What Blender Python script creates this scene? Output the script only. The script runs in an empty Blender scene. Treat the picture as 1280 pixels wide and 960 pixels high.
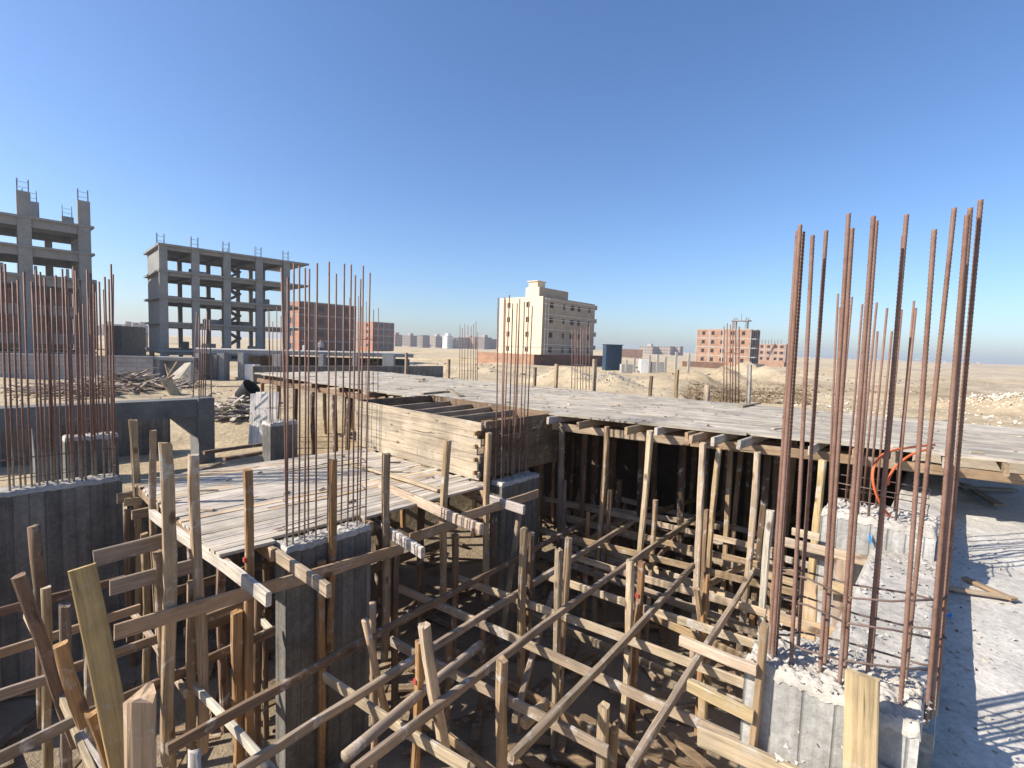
import bpy, math, random
from mathutils import Vector, Matrix, noise
random.seed(7)
sc = bpy.context.scene
COL = sc.collection
# ------------------------------------------------------------------ survey of the place (metres, z=0 is the slab the viewer stands on)
F = 620.0; EYE = 1.62
ROLL = math.radians(2.0); PITCH = math.atan(46 * math.cos(ROLL) / F)
CAMROT = Matrix.Rotation(math.pi/2 - PITCH, 3, 'X') @ Matrix.Rotation(ROLL, 3, 'Z')
CAM = Vector((0, 0, EYE))
GA = math.radians(41.8)
A = Vector((math.sin(GA), math.cos(GA), 0))      # building grid, away to the right
B = Vector((-math.cos(GA), math.sin(GA), 0))     # building grid, away to the left
UP = Vector((0, 0, 1))
def ray(x, y): return CAMROT @ Vector(((x-640)/F, (480-y)/F, -1))
def atZ(x, y, z): d = ray(x, y); return CAM + d*((z-EYE)/d.z)
def atV(x, y, v): d = ray(x, y); return CAM + d*(v/B.dot(d))
def atU(x, y, u): d = ray(x, y); return CAM + d*(u/A.dot(d))
def atY(x, y, Y): d = ray(x, y); return CAM + d*(Y/d.y)
def UV(u, v, z=0.0): return A*u + B*v + UP*z
def uof(p): return A.dot(p)
def vof(p): return B.dot(p)
GRIDROT = Matrix.Rotation(math.pi/2 - GA, 4, 'Z')    # local x = A, local y = B
# ------------------------------------------------------------------ materials
def newmat(name):
    m = bpy.data.materials.new(name); m.use_nodes = True
    nt = m.node_tree; nt.nodes.clear()
    out = nt.nodes.new('ShaderNodeOutputMaterial'); bs = nt.nodes.new('ShaderNodeBsdfPrincipled')
    nt.links.new(bs.outputs[0], out.inputs[0])
    bs.inputs['Specular IOR Level'].default_value = 0.25
    return m, nt, bs
class N:
    def __init__(s, nt): s.nt = nt
    def n(s, t, **k):
        o = s.nt.nodes.new(t)
        for a, v in k.items(): setattr(o, a, v)
        return o
    def l(s, a, b): s.nt.links.new(a, b)
    def noise(s, vec, scale, detail=5, rough=.6, dist=0):
        o = s.n('ShaderNodeTexNoise'); o.inputs['Scale'].default_value = scale; o.inputs['Detail'].default_value = detail
        o.inputs['Roughness'].default_value = rough; o.inputs['Distortion'].default_value = dist
        if vec: s.l(vec, o.inputs['Vector'])
        return o.outputs['Fac']
    def ramp(s, fac, stops):
        o = s.n('ShaderNodeValToRGB'); cr = o.color_ramp
        while len(cr.elements) < len(stops): cr.elements.new(.5)
        for e, (p, c) in zip(cr.elements, stops):
            e.position = p; e.color = (c if len(c) == 4 else (*c, 1)) if isinstance(c, tuple) else (c, c, c, 1)
        s.l(fac, o.inputs[0]); return o.outputs[0]
    def mix(s, fac, a, b, mode='MIX'):
        o = s.n('ShaderNodeMix', data_type='RGBA', blend_type=mode)
        for sock, v in ((o.inputs[0], fac), (o.inputs[6], a), (o.inputs[7], b)):
            if hasattr(v, 'is_linked'): s.l(v, sock)
            else: sock.default_value = v if not isinstance(v, tuple) else (*v, 1)[:4]
        return o.outputs[2]
    def math(s, op, a, b=None):
        o = s.n('ShaderNodeMath', operation=op)
        for i, v in enumerate((a, b)):
            if v is None: continue
            if hasattr(v, 'is_linked'): s.l(v, o.inputs[i])
            else: o.inputs[i].default_value = v
        return o.outputs[0]
    def map(s, vec, scale=(1,1,1), loc=(0,0,0)):
        o = s.n('ShaderNodeMapping'); o.inputs['Scale'].default_value = scale; o.inputs['Location'].default_value = loc
        s.l(vec, o.inputs[0]); return o.outputs[0]
    def bump(s, h, bs, strength=.4, dist=.01):
        o = s.n('ShaderNodeBump'); o.inputs['Strength'].default_value = strength; o.inputs['Distance'].default_value = dist
        s.l(h, o.inputs['Height']); s.l(o.outputs[0], bs.inputs['Normal'])
def objvec(q):
    """object coordinates moved by a per-object random amount"""
    tc = q.n('ShaderNodeTexCoord'); oi = q.n('ShaderNodeObjectInfo')
    r = q.math('MULTIPLY', oi.outputs['Random'], 37.0)
    add = q.n('ShaderNodeVectorMath', operation='ADD'); q.l(tc.outputs['Object'], add.inputs[0]); q.l(r, add.inputs[1])
    return add.outputs[0], oi
def wood(name, axis='z', splash=.5, use_tint=False):
    m, nt, bs = newmat(name); q = N(nt)
    vec, oi = objvec(q)
    s = {'z': (1,1,.045), 'x': (.045,1,1)}[axis]
    mv = q.map(vec, s)
    g = q.noise(mv, 55, 7, .7, .6); g2 = q.noise(mv, 14, 4, .6, .3); big = q.noise(vec, 3.0, 3, .6)
    base = oi.outputs['Color']
    if use_tint:
        gp = q.n('ShaderNodeNewGeometry'); soil = q.noise(gp.outputs['Position'], .9, 7, .65, .6)
        base = q.mix(1.0, base, q.ramp(soil, [(.3,(.80,.78,.76)),(.5,(1.0,1.0,1.0)),(.7,(1.1,1.1,1.09))]), 'MULTIPLY')
        at = q.n('ShaderNodeAttribute', attribute_name='tint'); base = q.mix(1.0, base, at.outputs['Color'], 'MULTIPLY')
    c = q.mix(1.0, base, q.ramp(g, [(.25,.45),(.5,.92),(.75,1.2)]), 'MULTIPLY')
    c = q.mix(1.0, c, q.ramp(g2, [(.25,.62),(.5,1.0),(.8,1.18)]), 'MULTIPLY')
    c = q.mix(1.0, c, q.ramp(big, [(.3,(.72,.70,.70)),(.6,(1.08,1.03,.98))]), 'MULTIPLY')
    kn = q.n('ShaderNodeTexVoronoi'); kn.inputs['Scale'].default_value = 5.5; q.l(q.map(vec, (1,1,.5) if axis=='z' else (.5,1,1)), kn.inputs['Vector'])
    c = q.mix(q.ramp(kn.outputs['Distance'], [(.0,1.0),(.10,.75),(.16,0.0)]), c, (.09,.05,.03))
    sp = q.noise(vec, 7, 6, .7, .4)
    c = q.mix(q.math('MULTIPLY', q.ramp(sp, [(.56,0.0),(.70,1.0)]), splash), c, (.50,.48,.45))
    crack = q.noise(mv, 30, 2, .5, 1.2)
    c = q.mix(q.ramp(crack, [(.27,.8),(.33,0.0)]), c, (.05,.04,.03))
    q.l(c, bs.inputs['Base Color']); bs.inputs['Roughness'].default_value = .85
    h = q.math('ADD', q.math('MULTIPLY', g, .6), q.math('MULTIPLY', q.ramp(crack, [(.27,0.0),(.36,1.0)]), .8))
    q.bump(h, bs, .55, .006); return m
def concrete(name, color, var=.35, boards=0.0, rough=.9, white=.25, bump=.5, dark=.5, scale=1.0):
    """cast concrete; boards>0 leaves the marks of vertical form boards of that width"""
    m, nt, bs = newmat(name); q = N(nt)
    vec, oi = objvec(q)
    n1 = q.noise(vec, 2.2*scale, 8, .65); n2 = q.noise(vec, 28*scale, 5, .7); n3 = q.noise(vec, 7*scale, 6, .7, .5)
    c = q.mix(1.0, color, q.ramp(n1, [(.28,1-var),(.5,1.0),(.74,1+var*.7)]), 'MULTIPLY')
    c = q.mix(1.0, c, q.ramp(n2, [(.3,.72),(.55,1.0),(.75,1.15)]), 'MULTIPLY')
    c = q.mix(q.math('MULTIPLY', q.ramp(n3, [(.58,0.0),(.7,1.0)]), white), c, (.62,.60,.56))
    c = q.mix(q.math('MULTIPLY', q.ramp(n3, [(.27,1.0),(.36,0.0)]), dark), c, tuple(x*.4 for x in color))
    h = q.math('ADD', q.math('MULTIPLY', n2, .5), q.math('MULTIPLY', n1, .8))
    if boards:
        tc = q.n('ShaderNodeTexCoord'); sx = q.n('ShaderNodeSeparateXYZ'); q.l(tc.outputs['Object'], sx.inputs[0])
        t = q.math('DIVIDE', q.math('ADD', sx.outputs[0], sx.outputs[1]), boards)
        wn = q.n('ShaderNodeTexWhiteNoise', noise_dimensions='1D'); q.l(q.math('FLOOR', t), wn.inputs['W'])
        c = q.mix(1.0, c, q.ramp(wn.outputs['Value'], [(0,.78),(1,1.18)]), 'MULTIPLY')
        st = q.noise(q.map(vec, (1,1,.06)), 22, 5, .7)
        c = q.mix(1.0, c, q.ramp(st, [(.3,.70),(.55,1.0),(.8,1.3)]), 'MULTIPLY')
        line = q.ramp(q.math('FRACT', t), [(0,1.0),(.05,1.0),(.10,0.0)])
        c = q.mix(q.math('MULTIPLY', line, .6), c, tuple(x*.35 for x in color))
        h = q.math('SUBTRACT', h, q.math('MULTIPLY', line, .8))
    q.l(c, bs.inputs['Base Color']); bs.inputs['Roughness'].default_value = rough
    q.bump(h, bs, bump, .02); return m
def rusty(name, c0, c1, cement=True):
    m, nt, bs = newmat(name); q = N(nt); vec, oi = objvec(q)
    n1 = q.noise(vec, 30, 5, .7); n2 = q.noise(q.map(vec, (1,1,.3)), 6, 3, .6)
    c = q.ramp(n1, [(.3, c0), (.7, c1)])
    c = q.mix(q.ramp(n2, [(.45,0.0),(.7,.4)]), c, (.31,.205,.165))
    tc = q.n('ShaderNodeTexCoord'); sx = q.n('ShaderNodeSeparateXYZ'); q.l(tc.outputs['Object'], sx.inputs[0])
    # dried cement on the lower part of the bars
    hgt = q.math('ADD', sx.outputs[2], q.math('MULTIPLY', q.noise(q.map(vec, (1,1,.6)), 9, 4, .7), 1.0))
    if cement: c = q.mix(q.ramp(q.math('MULTIPLY', q.math('SUBTRACT', hgt, 2.5), .8), [(.22,.7),(.46,0.0)]), c, (.36,.33,.29))
    q.l(c, bs.inputs['Base Color']); bs.inputs['Roughness'].default_value = .7; bs.inputs['Metallic'].default_value = .15
    q.bump(n1, bs, .3, .002); return m
def plain(name, col, rough=.8, n=.2, sc_=8):
    m, nt, bs = newmat(name); q = N(nt); vec, oi = objvec(q)
    f = q.noise(vec, sc_, 6, .65)
    q.l(q.mix(1.0, col, q.ramp(f, [(.3,1-n),(.7,1+n)]), 'MULTIPLY'), bs.inputs['Base Color']); bs.inputs['Roughness'].default_value = rough
    q.bump(f, bs, .2, .01); return m
def brickmat(name, c1, c2, mortar, scale=4.0):
    m, nt, bs = newmat(name); q = N(nt); tc = q.n('ShaderNodeTexCoord')
    sx = q.n('ShaderNodeSeparateXYZ'); q.l(tc.outputs['Object'], sx.inputs[0])
    cb = q.n('ShaderNodeCombineXYZ'); q.l(q.math('ADD', sx.outputs[0], sx.outputs[1]), cb.inputs[0]); q.l(sx.outputs[2], cb.inputs[1])
    br = q.n('ShaderNodeTexBrick'); q.l(cb.outputs[0], br.inputs['Vector'])
    for k, v in (('Color1', c1), ('Color2', c2), ('Mortar', mortar)): br.inputs[k].default_value = (*v, 1)
    br.inputs['Scale'].default_value = scale; br.inputs['Mortar Size'].default_value = .02; br.inputs['Bias'].default_value = 0
    f = q.noise(tc.outputs['Object'], .5, 6, .65)
    q.l(q.mix(1.0, br.outputs['Color'], q.ramp(f, [(.3,.7),(.7,1.25)]), 'MULTIPLY'), bs.inputs['Base Color']); bs.inputs['Roughness'].default_value = .95
    return m
def sandmat():
    m, nt, bs = newmat('desert_sand'); q = N(nt); geo = q.n('ShaderNodeNewGeometry'); P = geo.outputs['Position']
    a = q.noise(P, .035, 9, .62, .4); b = q.noise(P, .45, 8, .65, .3); c = q.noise(P, 6, 6, .7); d = q.noise(P, 45, 3, .7)
    far = q.noise(q.map(P, (1,1.0,1)), .006, 6, .6, .5)
    col = q.ramp(a, [(.3,(.30,.23,.15)),(.45,(.41,.33,.23)),(.6,(.49,.41,.295)),(.78,(.56,.49,.38))])
    col = q.mix(q.ramp(far, [(.35,0.0),(.65,.7)]), col, (.56,.42,.21))
    col = q.mix(1.0, col, q.ramp(b, [(.28,.62),(.5,1.0),(.75,1.22)]), 'MULTIPLY')
    col = q.mix(1.0, col, q.ramp(c, [(.3,.75),(.55,1.0),(.75,1.15)]), 'MULTIPLY')
    vo = q.n('ShaderNodeTexVoronoi'); vo.inputs['Scale'].default_value = 2.2; q.l(P, vo.inputs['Vector'])
    col = q.mix(q.math('MULTIPLY', q.ramp(vo.outputs['Distance'], [(.10,1.0),(.18,0.0)]), q.ramp(b, [(.45,0.0),(.55,.8)])), col, (.20,.16,.11))
    # trodden floor of the dig, darkened in colour for the pit's shade
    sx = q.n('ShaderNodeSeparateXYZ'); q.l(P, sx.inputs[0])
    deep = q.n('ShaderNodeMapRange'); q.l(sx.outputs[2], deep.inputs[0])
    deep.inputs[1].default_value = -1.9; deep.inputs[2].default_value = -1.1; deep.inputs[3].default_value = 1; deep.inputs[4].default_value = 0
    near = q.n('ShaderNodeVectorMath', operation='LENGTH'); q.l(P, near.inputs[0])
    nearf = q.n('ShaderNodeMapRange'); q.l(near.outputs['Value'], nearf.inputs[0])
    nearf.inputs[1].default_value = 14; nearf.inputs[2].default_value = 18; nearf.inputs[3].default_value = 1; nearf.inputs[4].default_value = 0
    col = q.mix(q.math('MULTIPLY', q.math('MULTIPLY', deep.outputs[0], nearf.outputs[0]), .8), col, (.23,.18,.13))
    q.l(col, bs.inputs['Base Color']); bs.inputs['Roughness'].default_value = 1.0; bs.inputs['Specular IOR Level'].default_value = .1
    h = q.math('ADD', q.math('MULTIPLY', b, 2.0), q.math('ADD', q.math('MULTIPLY', c, .6), q.math('MULTIPLY', d, .15)))
    q.bump(h, bs, .7, .12); return m
def farmat(name, col):
    m, nt, bs = newmat(name); q = N(nt); tc = q.n('ShaderNodeTexCoord'); sx = q.n('ShaderNodeSeparateXYZ'); q.l(tc.outputs['Object'], sx.inputs[0])
    h_ = q.math('FRACT', q.math('DIVIDE', q.math('ADD', sx.outputs[0], sx.outputs[1]), 3.0)); v_ = q.math('FRACT', q.math('DIVIDE', q.math('SUBTRACT', sx.outputs[2], .4), 3.1))
    win = q.math('MULTIPLY', q.math('MULTIPLY', q.math('GREATER_THAN', h_, .3), q.math('LESS_THAN', h_, .72)), q.math('MULTIPLY', q.math('GREATER_THAN', v_, .35), q.math('LESS_THAN', v_, .8)))
    f = q.noise(tc.outputs['Object'], .15, 4, .6)
    c = q.mix(1.0, col, q.ramp(f, [(.3,.85),(.7,1.12)]), 'MULTIPLY')
    q.l(q.mix(win, c, (.05,.045,.045)), bs.inputs['Base Color']); bs.inputs['Roughness'].default_value = .9; return m
M = dict(far_farblk=farmat('far_render_wall',(.30,.245,.2)), far_farwhite=farmat('far_white_wall',(.72,.70,.64)), far_pinkbrick=farmat('far_pink_wall',(.31,.2,.15)), far_grey_shade=farmat('far_grey_wall',(.2,.17,.145)),
    wood=wood('weathered_timber','z',.9), plank=wood('deck_planks','x',.55,True), board=wood('form_board','z',.35),
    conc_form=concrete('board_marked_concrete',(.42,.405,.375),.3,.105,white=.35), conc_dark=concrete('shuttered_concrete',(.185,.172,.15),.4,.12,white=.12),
    conc_rough=concrete('rough_concrete',(.43,.395,.345),.3,0,white=.3,bump=.9), slab=concrete('cement_slab',(.52,.485,.43),.3,0,white=.6,bump=1.0,dark=.7),
    conc_frame=concrete('frame_concrete',(.25,.245,.235),.25,0,white=.1,bump=.2,dark=.1,scale=.3), conc_pale=concrete('pale_concrete',(.36,.34,.31),.2,0,white=.2,bump=.3,scale=.4),
    conc_blue=concrete('bitumen_coated_concrete',(.15,.148,.142),.3,0,white=.08,bump=.4,dark=.4),
    rust=rusty('rusty_bar',(.145,.078,.053),(.235,.14,.105)), bar=rusty('brown_bar',(.145,.078,.053),(.235,.14,.105),False), wire=rusty('tie_wire',(.10,.07,.06),(.17,.12,.10),False),
    sand=sandmat(), brick=brickmat('red_brick',(.33,.12,.065),(.40,.165,.09),(.30,.2,.15),1.6), brick_dark_shade=brickmat('shade_dark_brick',(.11,.042,.026),(.15,.062,.039),(.115,.07,.052),1.6),  # the darker brick has shade put into its colour for sunless walls
    pinkbrick=brickmat('pink_brick',(.30,.15,.088),(.36,.20,.12),(.33,.25,.19),1.6), block=brickmat('grey_block',(.30,.28,.26),(.36,.33,.30),(.24,.22,.2),1.2),
    cream=plain('cream_plaster',(.66,.54,.37),.9,.05,.6), grey_shade=plain('grey_shade_plaster',(.36,.285,.205),.9,.18,.5), white=plain('white_paint',(.75,.73,.69),.7,.12,3),  # second plaster paints the shade of the cream block's sunless side
    dark=plain('dark_opening',(.025,.022,.022),.8,.2), blue=plain('blue_sheet',(.022,.045,.08),.5,.2,1.5), black=plain('black_plastic',(.025,.025,.03),.45,.2),
    orange=plain('orange_hose',(.62,.135,.045),.55,.25), bluetape=plain('blue_plastic',(.02,.22,.62),.4,.15), red=plain('red_paint',(.34,.055,.04),.7,.2,20),
    farblk=plain('far_render',(.40,.34,.29),.9,.15,.2), farwhite=plain('far_white',(.72,.70,.64),.9,.1,.2), shade_wall=plain('shade_dark_wall',(.06,.045,.035),1.0,.3,4), skin=plain('skin',(.25,.14,.09),.6,.1), cloth=plain('grey_cloth',(.34,.34,.35),.9,.2), trousers=plain('dark_cloth',(.09,.09,.11),.9,.2),  # near-black wall tone is painted shade for under the big deck
    whitestone=plain('pale_stone',(.58,.52,.43),.95,.25,4), clod=plain('brown_soil',(.16,.115,.07),1.0,.35,3), stick=plain('dry_brush',(.20,.14,.085),.95,.35,3), rubble=concrete('rubble',(.40,.35,.28),.4,0,white=.35,bump=.8),
)
# ------------------------------------------------------------------ mesh building
class MB:
    def __init__(s): s.v = []; s.f = []; s.t = []
    def add(s, vs, fs, tint=1.0):
        n = len(s.v); s.v += [Vector(p) for p in vs]; s.f += [tuple(i+n for i in f) for f in fs]; s.t += [tint]*len(fs)
    def box(s, c, ax, ay, az, tint=1.0):
        """c centre, ax ay az half-extent vectors"""
        c = Vector(c); P = [c+ax*i+ay*j+az*k for k in (-1,1) for j in (-1,1) for i in (-1,1)]
        s.add(P, [(0,2,3,1),(4,5,7,6),(0,1,5,4),(2,6,7,3),(0,4,6,2),(1,3,7,5)], tint)
    def abox(s, x0, y0, z0, x1, y1, z1, tint=1.0):
        s.box(((x0+x1)/2,(y0+y1)/2,(z0+z1)/2), Vector(((x1-x0)/2,0,0)), Vector((0,(y1-y0)/2,0)), Vector((0,0,(z1-z0)/2)), tint)
    def tube(s, pts, r, n=6, cap=True, ribs=None):
        pts = [Vector(p) for p in pts]; rings = []
        for i, p in enumerate(pts):
            t = (pts[min(i+1,len(pts)-1)]-pts[max(i-1,0)]).normalized()
            x = t.orthogonal().normalized() if i == 0 else (X0 - t*X0.dot(t)).normalized()
            X0 = x; y = t.cross(x)
            rr = r[i] if isinstance(r, list) else r
            rings.append([p + (x*math.cos(2*math.pi*k/n) + y*math.sin(2*math.pi*k/n))*rr for k in range(n)])
        vs = [v for R in rings for v in R]; fs = []
        for i in range(len(rings)-1):
            for k in range(n): fs.append((i*n+k, i*n+(k+1)%n, (i+1)*n+(k+1)%n, (i+1)*n+k))
        if cap: fs += [tuple(range(n))[::-1], tuple(range((len(rings)-1)*n, len(rings)*n))]
        s.add(vs, fs)
    def grid(s, fn, nu, nv):
        vs = [fn(i/nu, j/nv) for j in range(nv+1) for i in range(nu+1)]
        s.add(vs, [(j*(nu+1)+i, j*(nu+1)+i+1, (j+1)*(nu+1)+i+1, (j+1)*(nu+1)+i) for j in range(nv) for i in range(nu)])
    def build(s, name, mat, parent=None, loc=None, mw=None, smooth=False, local=False):
        me = bpy.data.meshes.new(name)
        inv = (Matrix() if local else mw.inverted()) if mw else None
        org = Vector(loc) if loc is not None else Vector((0,0,0))
        if parent is not None and mw is None: org = parent.location.copy()
        me.from_pydata([tuple(inv @ v) if inv else tuple(v-org) for v in s.v], [], s.f)
        if any(t != 1.0 for t in s.t):
            at = me.color_attributes.new('tint', 'FLOAT_COLOR', 'CORNER'); i = 0
            for f, t in zip(s.f, s.t):
                tt = t if isinstance(t, tuple) else (t, t, t)
                for _ in f: at.data[i].color = (*tt, 1); i += 1
        me.materials.append(mat)
        if smooth:
            for p in me.polygons: p.use_smooth = True
        me.update()
        o = bpy.data.objects.new(name, me); COL.objects.link(o)
        if mw: o.matrix_world = mw
        elif parent is None: o.location = org
        if parent is not None:
            o.parent = parent
            if mw: o.matrix_parent_inverse = Matrix.Translation(parent.location).inverted()
        return o
def tag(o, label, cat, group=None, kind=None):
    if kind: o['kind'] = kind
    else: o['label'] = label; o['category'] = cat
    if group: o['group'] = group
    return o
def thing(name, loc, label, cat, group=None):
    o = bpy.data.objects.new(name, None); COL.objects.link(o); o.location = loc; o.empty_display_size = .2
    return tag(o, label, cat, group)
def jit(a): return random.uniform(-a, a)
# wood colours
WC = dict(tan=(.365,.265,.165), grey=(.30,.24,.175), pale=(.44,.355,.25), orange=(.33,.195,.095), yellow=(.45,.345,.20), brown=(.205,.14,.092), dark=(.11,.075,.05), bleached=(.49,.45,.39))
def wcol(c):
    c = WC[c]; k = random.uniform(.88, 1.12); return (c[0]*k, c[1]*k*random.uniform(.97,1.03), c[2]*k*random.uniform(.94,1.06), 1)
def timber(name, p0, p1, w, h, col, label, cat='timber', group=None, side=None, mat=None, rough=1.0, log=False, parent=None, ragged=0.0, bend=None, red=None):
    """a sawn or split timber from p0 to p1: w across 'side', h across the other way"""
    p0 = Vector(p0); p1 = Vector(p1); L = (p1-p0).length; z = (p1-p0)/L
    s = side if side is not None else A
    x = (s - z*s.dot(z))
    if x.length < .05: x = z.orthogonal()
    x.normalize(); y = z.cross(x)
    n = max(3, int(L/.22)); mb = MB()
    bend = bend if bend is not None else (.015 if h > .05 and w > .05 else .009)*rough*min(1, L/2.2)
    ph = [random.uniform(0, 6.28) for _ in range(4)]
    ns = 10 if log else 8; taper = jit(.16)*rough if min(w,h) > .04 else jit(.05); twist = jit(.22)*rough
    rings = []
    for i in range(n+1):
        t = i/n; zz = L*t
        ox = bend*math.sin(ph[0]+t*5)*rough; oy = bend*math.sin(ph[1]+t*4)*rough
        if log:
            tw = 1.0 - .12*t
            R = [(math.cos(k*6.2832/ns)*w/2*tw*(1+jit(.07)), math.sin(k*6.2832/ns)*h/2*tw*(1+jit(.07))) for k in range(ns)]
        else:
            c = min(w, h)*.16
            R = [(w/2-c,-h/2),(w/2,-h/2+c),(w/2,h/2-c),(w/2-c,h/2),(-w/2+c,h/2),(-w/2,h/2-c),(-w/2,-h/2+c),(-w/2+c,-h/2)]
            j = .0034*rough if min(w,h) > .04 else .0014*rough
            tp = 1 + taper*(i/n-.5); tw = twist*(i/n-.5); R = [((a*tp)*math.cos(tw)-(b*tp)*math.sin(tw)+jit(j), (a*tp)*math.sin(tw)+(b*tp)*math.cos(tw)+jit(j)) for a, b in R]
        rings.append([Vector((a+ox, b+oy, zz + (jit(ragged) if i == n else 0))) for a, b in R])
    vs = [v for R in rings for v in R]; fs = []
    for i in range(n):
        for k in range(ns): fs.append((i*ns+k, i*ns+(k+1)%ns, (i+1)*ns+(k+1)%ns, (i+1)*ns+k))
    cb = len(vs); vs += [sum(rings[0], Vector())/ns, sum(rings[-1], Vector())/ns - Vector((0,0,ragged*.3))]
    for k in range(ns): fs.append((cb, (k+1)%ns, k)); fs.append((cb+1, n*ns+k, n*ns+(k+1)%ns))
    mb.add(vs, fs)
    mw = Matrix.Translation(p0) @ Matrix((x, y, z)).transposed().to_4x4()
    o = mb.build(name, mat or M['wood'], parent, mw=mw, smooth=log, local=True)
    o.color = wcol(col) if isinstance(col, str) else (*col, 1)
    if parent is None: tag(o, label, cat, group)
    if red is not None:
        r = MB(); zc = L-red; k = .52
        r.box((-.004,0,zc), Vector((w*.505,0,0)), Vector((0,h*.3,0)), Vector((0,0,.016)))
        rm = r.build('red_paint_mark', M['red']); rm.parent = o
    return o
# ------------------------------------------------------------------ terrain
def sm(x, a, b):
    t = max(0, min(1, (x-a)/(b-a))); return t*t*(3-2*t)
TAB = [(0,-.08),(8,-.10),(14,-.20),(20,-.45),(50,-.9),(95,-1.6),(180,-2.5),(280,-2.8),(450,-1.6),(700,0),(1300,.9),(6000,1.3)]
def interp(r):
    for (a, x), (b, y) in zip(TAB, TAB[1:]):
        if r <= b: return x+(y-x)*(r-a)/(b-a)
    return TAB[-1][1]
def ground(x, y, fine=True):
    r = math.hypot(x, y); p = Vector((x, y, 0)); u = A.dot(p); v = B.dot(p)
    z = interp(r)
    z -= .8*sm(v, 6.6, 8.0)*(1-sm(r, 13, 21))
    amp = min(.016*r, 1.5)*sm(r, 12, 40)
    nz = noise.noise(Vector((x*.19, y*.19, 11)))*.28*sm(r, 14, 26)*(1-sm(r, 90, 260)) + noise.noise(Vector((x*.02, y*.02, 1)))*amp*.8 + noise.noise(Vector((x*.08, y*.08, 5)))*amp*.35 + noise.noise(Vector((x*.006, y*.006, 9)))*min(r*.004, 3)
    nz += noise.noise(Vector((x*.45, y*.45, 3)))*.12*sm(r, 9, 16)*(1-sm(r, 60, 200)) + noise.noise(Vector((x*1.5, y*1.5, 3)))*.03
    m = sm(u, -5.2, -4.8)*(1-sm(u, 9.15, 9.4))*sm(v, .15, .3)*(1-sm(v, 7.15, 8.6))
    # heaped spoil along the far side of the decks
    hp = 0
    for (hx, hy, hr, hz) in HEAPS:
        d2 = ((x-hx)**2+(y-hy)**2)/(hr*hr)
        if d2 < 6: hp += hz*math.exp(-d2*1.4)*(1+.35*noise.noise(Vector((x*.9, y*.9, 7))))
    return (z+nz+hp)*(1-m) + (-2.1+.05*noise.noise(Vector((x*1.2, y*1.2, 2))))*m
HEAPS = []
for (px, py, zz, hr, hz) in [(705,476,-.4,2.4,.9),(760,482,-.4,2.2,.8),(872,474,-.6,2.2,1.1),(900,470,-.7,2.6,1.5),(932,466,-.8,3.2,1.7),(962,468,-.7,2.6,1.4),(990,472,-.7,2.4,1.1),(1012,468,-.7,3,.9),(1268,496,-.2,3.2,.9),(1195,482,-.3,5,.8),(640,462,-.9,6,.9),(840,478,-.5,3,.5),(1100,470,-.4,4,.6),(610,470,-.7,4,.6)]:
    P = atZ(px, py, zz); HEAPS.append((P.x, P.y, hr, hz))
def axis(lo, hi, step, far, k=1.16):
    a = []; x = lo
    while x < hi+1e-6: a.append(x); x += step
    s = step; x = hi
    while x < far: s *= k; x += s; a.append(x)
    s = step; x = lo; b = []
    while x > -far: s *= k; x -= s; b.append(x)
    return b[::-1]+a
def axis_y():
    a = []; y = -6.0
    while y < 26: a.append(y); y += .27
    s = .27
    while y < 5200: a.append(y); s *= 1.05; y += s
    b = []; y = -6; s = .3
    while y > -300: s *= 1.4; y -= s; b.append(y)
    return b[::-1]+a
xs = axis(-15, 16, .27, 5200, 1.07); ys = axis_y()
mb = MB(); nx = len(xs)
mb.v = [Vector((x, y, ground(x, y))) for y in ys for x in xs]
mb.f = [(j*nx+i, j*nx+i+1, (j+1)*nx+i+1, (j+1)*nx+i) for j in range(len(ys)-1) for i in range(nx-1)]; mb.t = [1.0]*len(mb.f)
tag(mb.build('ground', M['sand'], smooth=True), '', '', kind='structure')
# the concrete slab the viewer stands on
mb = MB()
def slabz(x, y): return .012*noise.noise(Vector((x*1.3, y*1.3, 0))) + .008*noise.noise(Vector((x*6, y*6, 4))) + .007*max(0, noise.noise(Vector((x*15, y*15, 8))))
def slabfn(s, t):
    p = UV(-3+13.4*s, -7.5+7.46*t); p.z = slabz(p.x, p.y)
    if s in (0,1) or t in (0,1): p.z -= .1 if (t == 0 or s in (0,1)) else 0
    return p
mb.grid(slabfn, 340, 210)
tag(mb.build('pavement_slab', M['slab'], smooth=True), '', '', kind='structure')
# ------------------------------------------------------------------ retaining wall and the two right-hand columns
def rough_top(mb, u0, u1, v0, v1, z, amp, nu=30, nv=14, f=14, skirt=.12):
    def fn(s, t):
        p = UV(u0+(u1-u0)*s, v0+(v1-v0)*t, z)
        e = min(s, 1-s, t, 1-t)
        p.z += amp*(noise.noise(p*f)+.7*noise.noise(p*f*2.3)+.5*noise.noise(p*f*5)) - (skirt if e <= 0 else 0)
        return p
    mb.grid(fn, nu, nv)
def uvbox(mb, u0, u1, v0, v1, z0, z1, tint=1.0):
    mb.box(UV((u0+u1)/2,(v0+v1)/2,(z0+z1)/2), A*((u1-u0)/2), B*((v1-v0)/2), UP*((z1-z0)/2), tint)
rw = thing('retaining_wall', UV(1,.2,-2.1), 'low cast concrete retaining wall along the right edge of the pit, its top lit by the sun', 'wall')
mb = MB(); uvbox(mb, 2.455, 9.1, -.04, .38, -2.15, .19); uvbox(mb, -1.2, 2.128, -.04, .13, -2.15, .19); mb.build('wall_body', M['conc_rough'], rw)
mb = MB(); rough_top(mb, 2.45, 9.1, -.045, .385, .215, .012, 200, 14, 9, .1); rough_top(mb, -1.2, 2.128, -.045, .135, .213, .014, 120, 10, 9, .1); mb.build('wall_top', M['conc_rough'], rw, smooth=True)
bw = thing('retaining_wall', UV(2.7,7.0,-2.1), 'added sun-blocking dark wall at the back of the space under the lower plank deck', 'wall')
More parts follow.
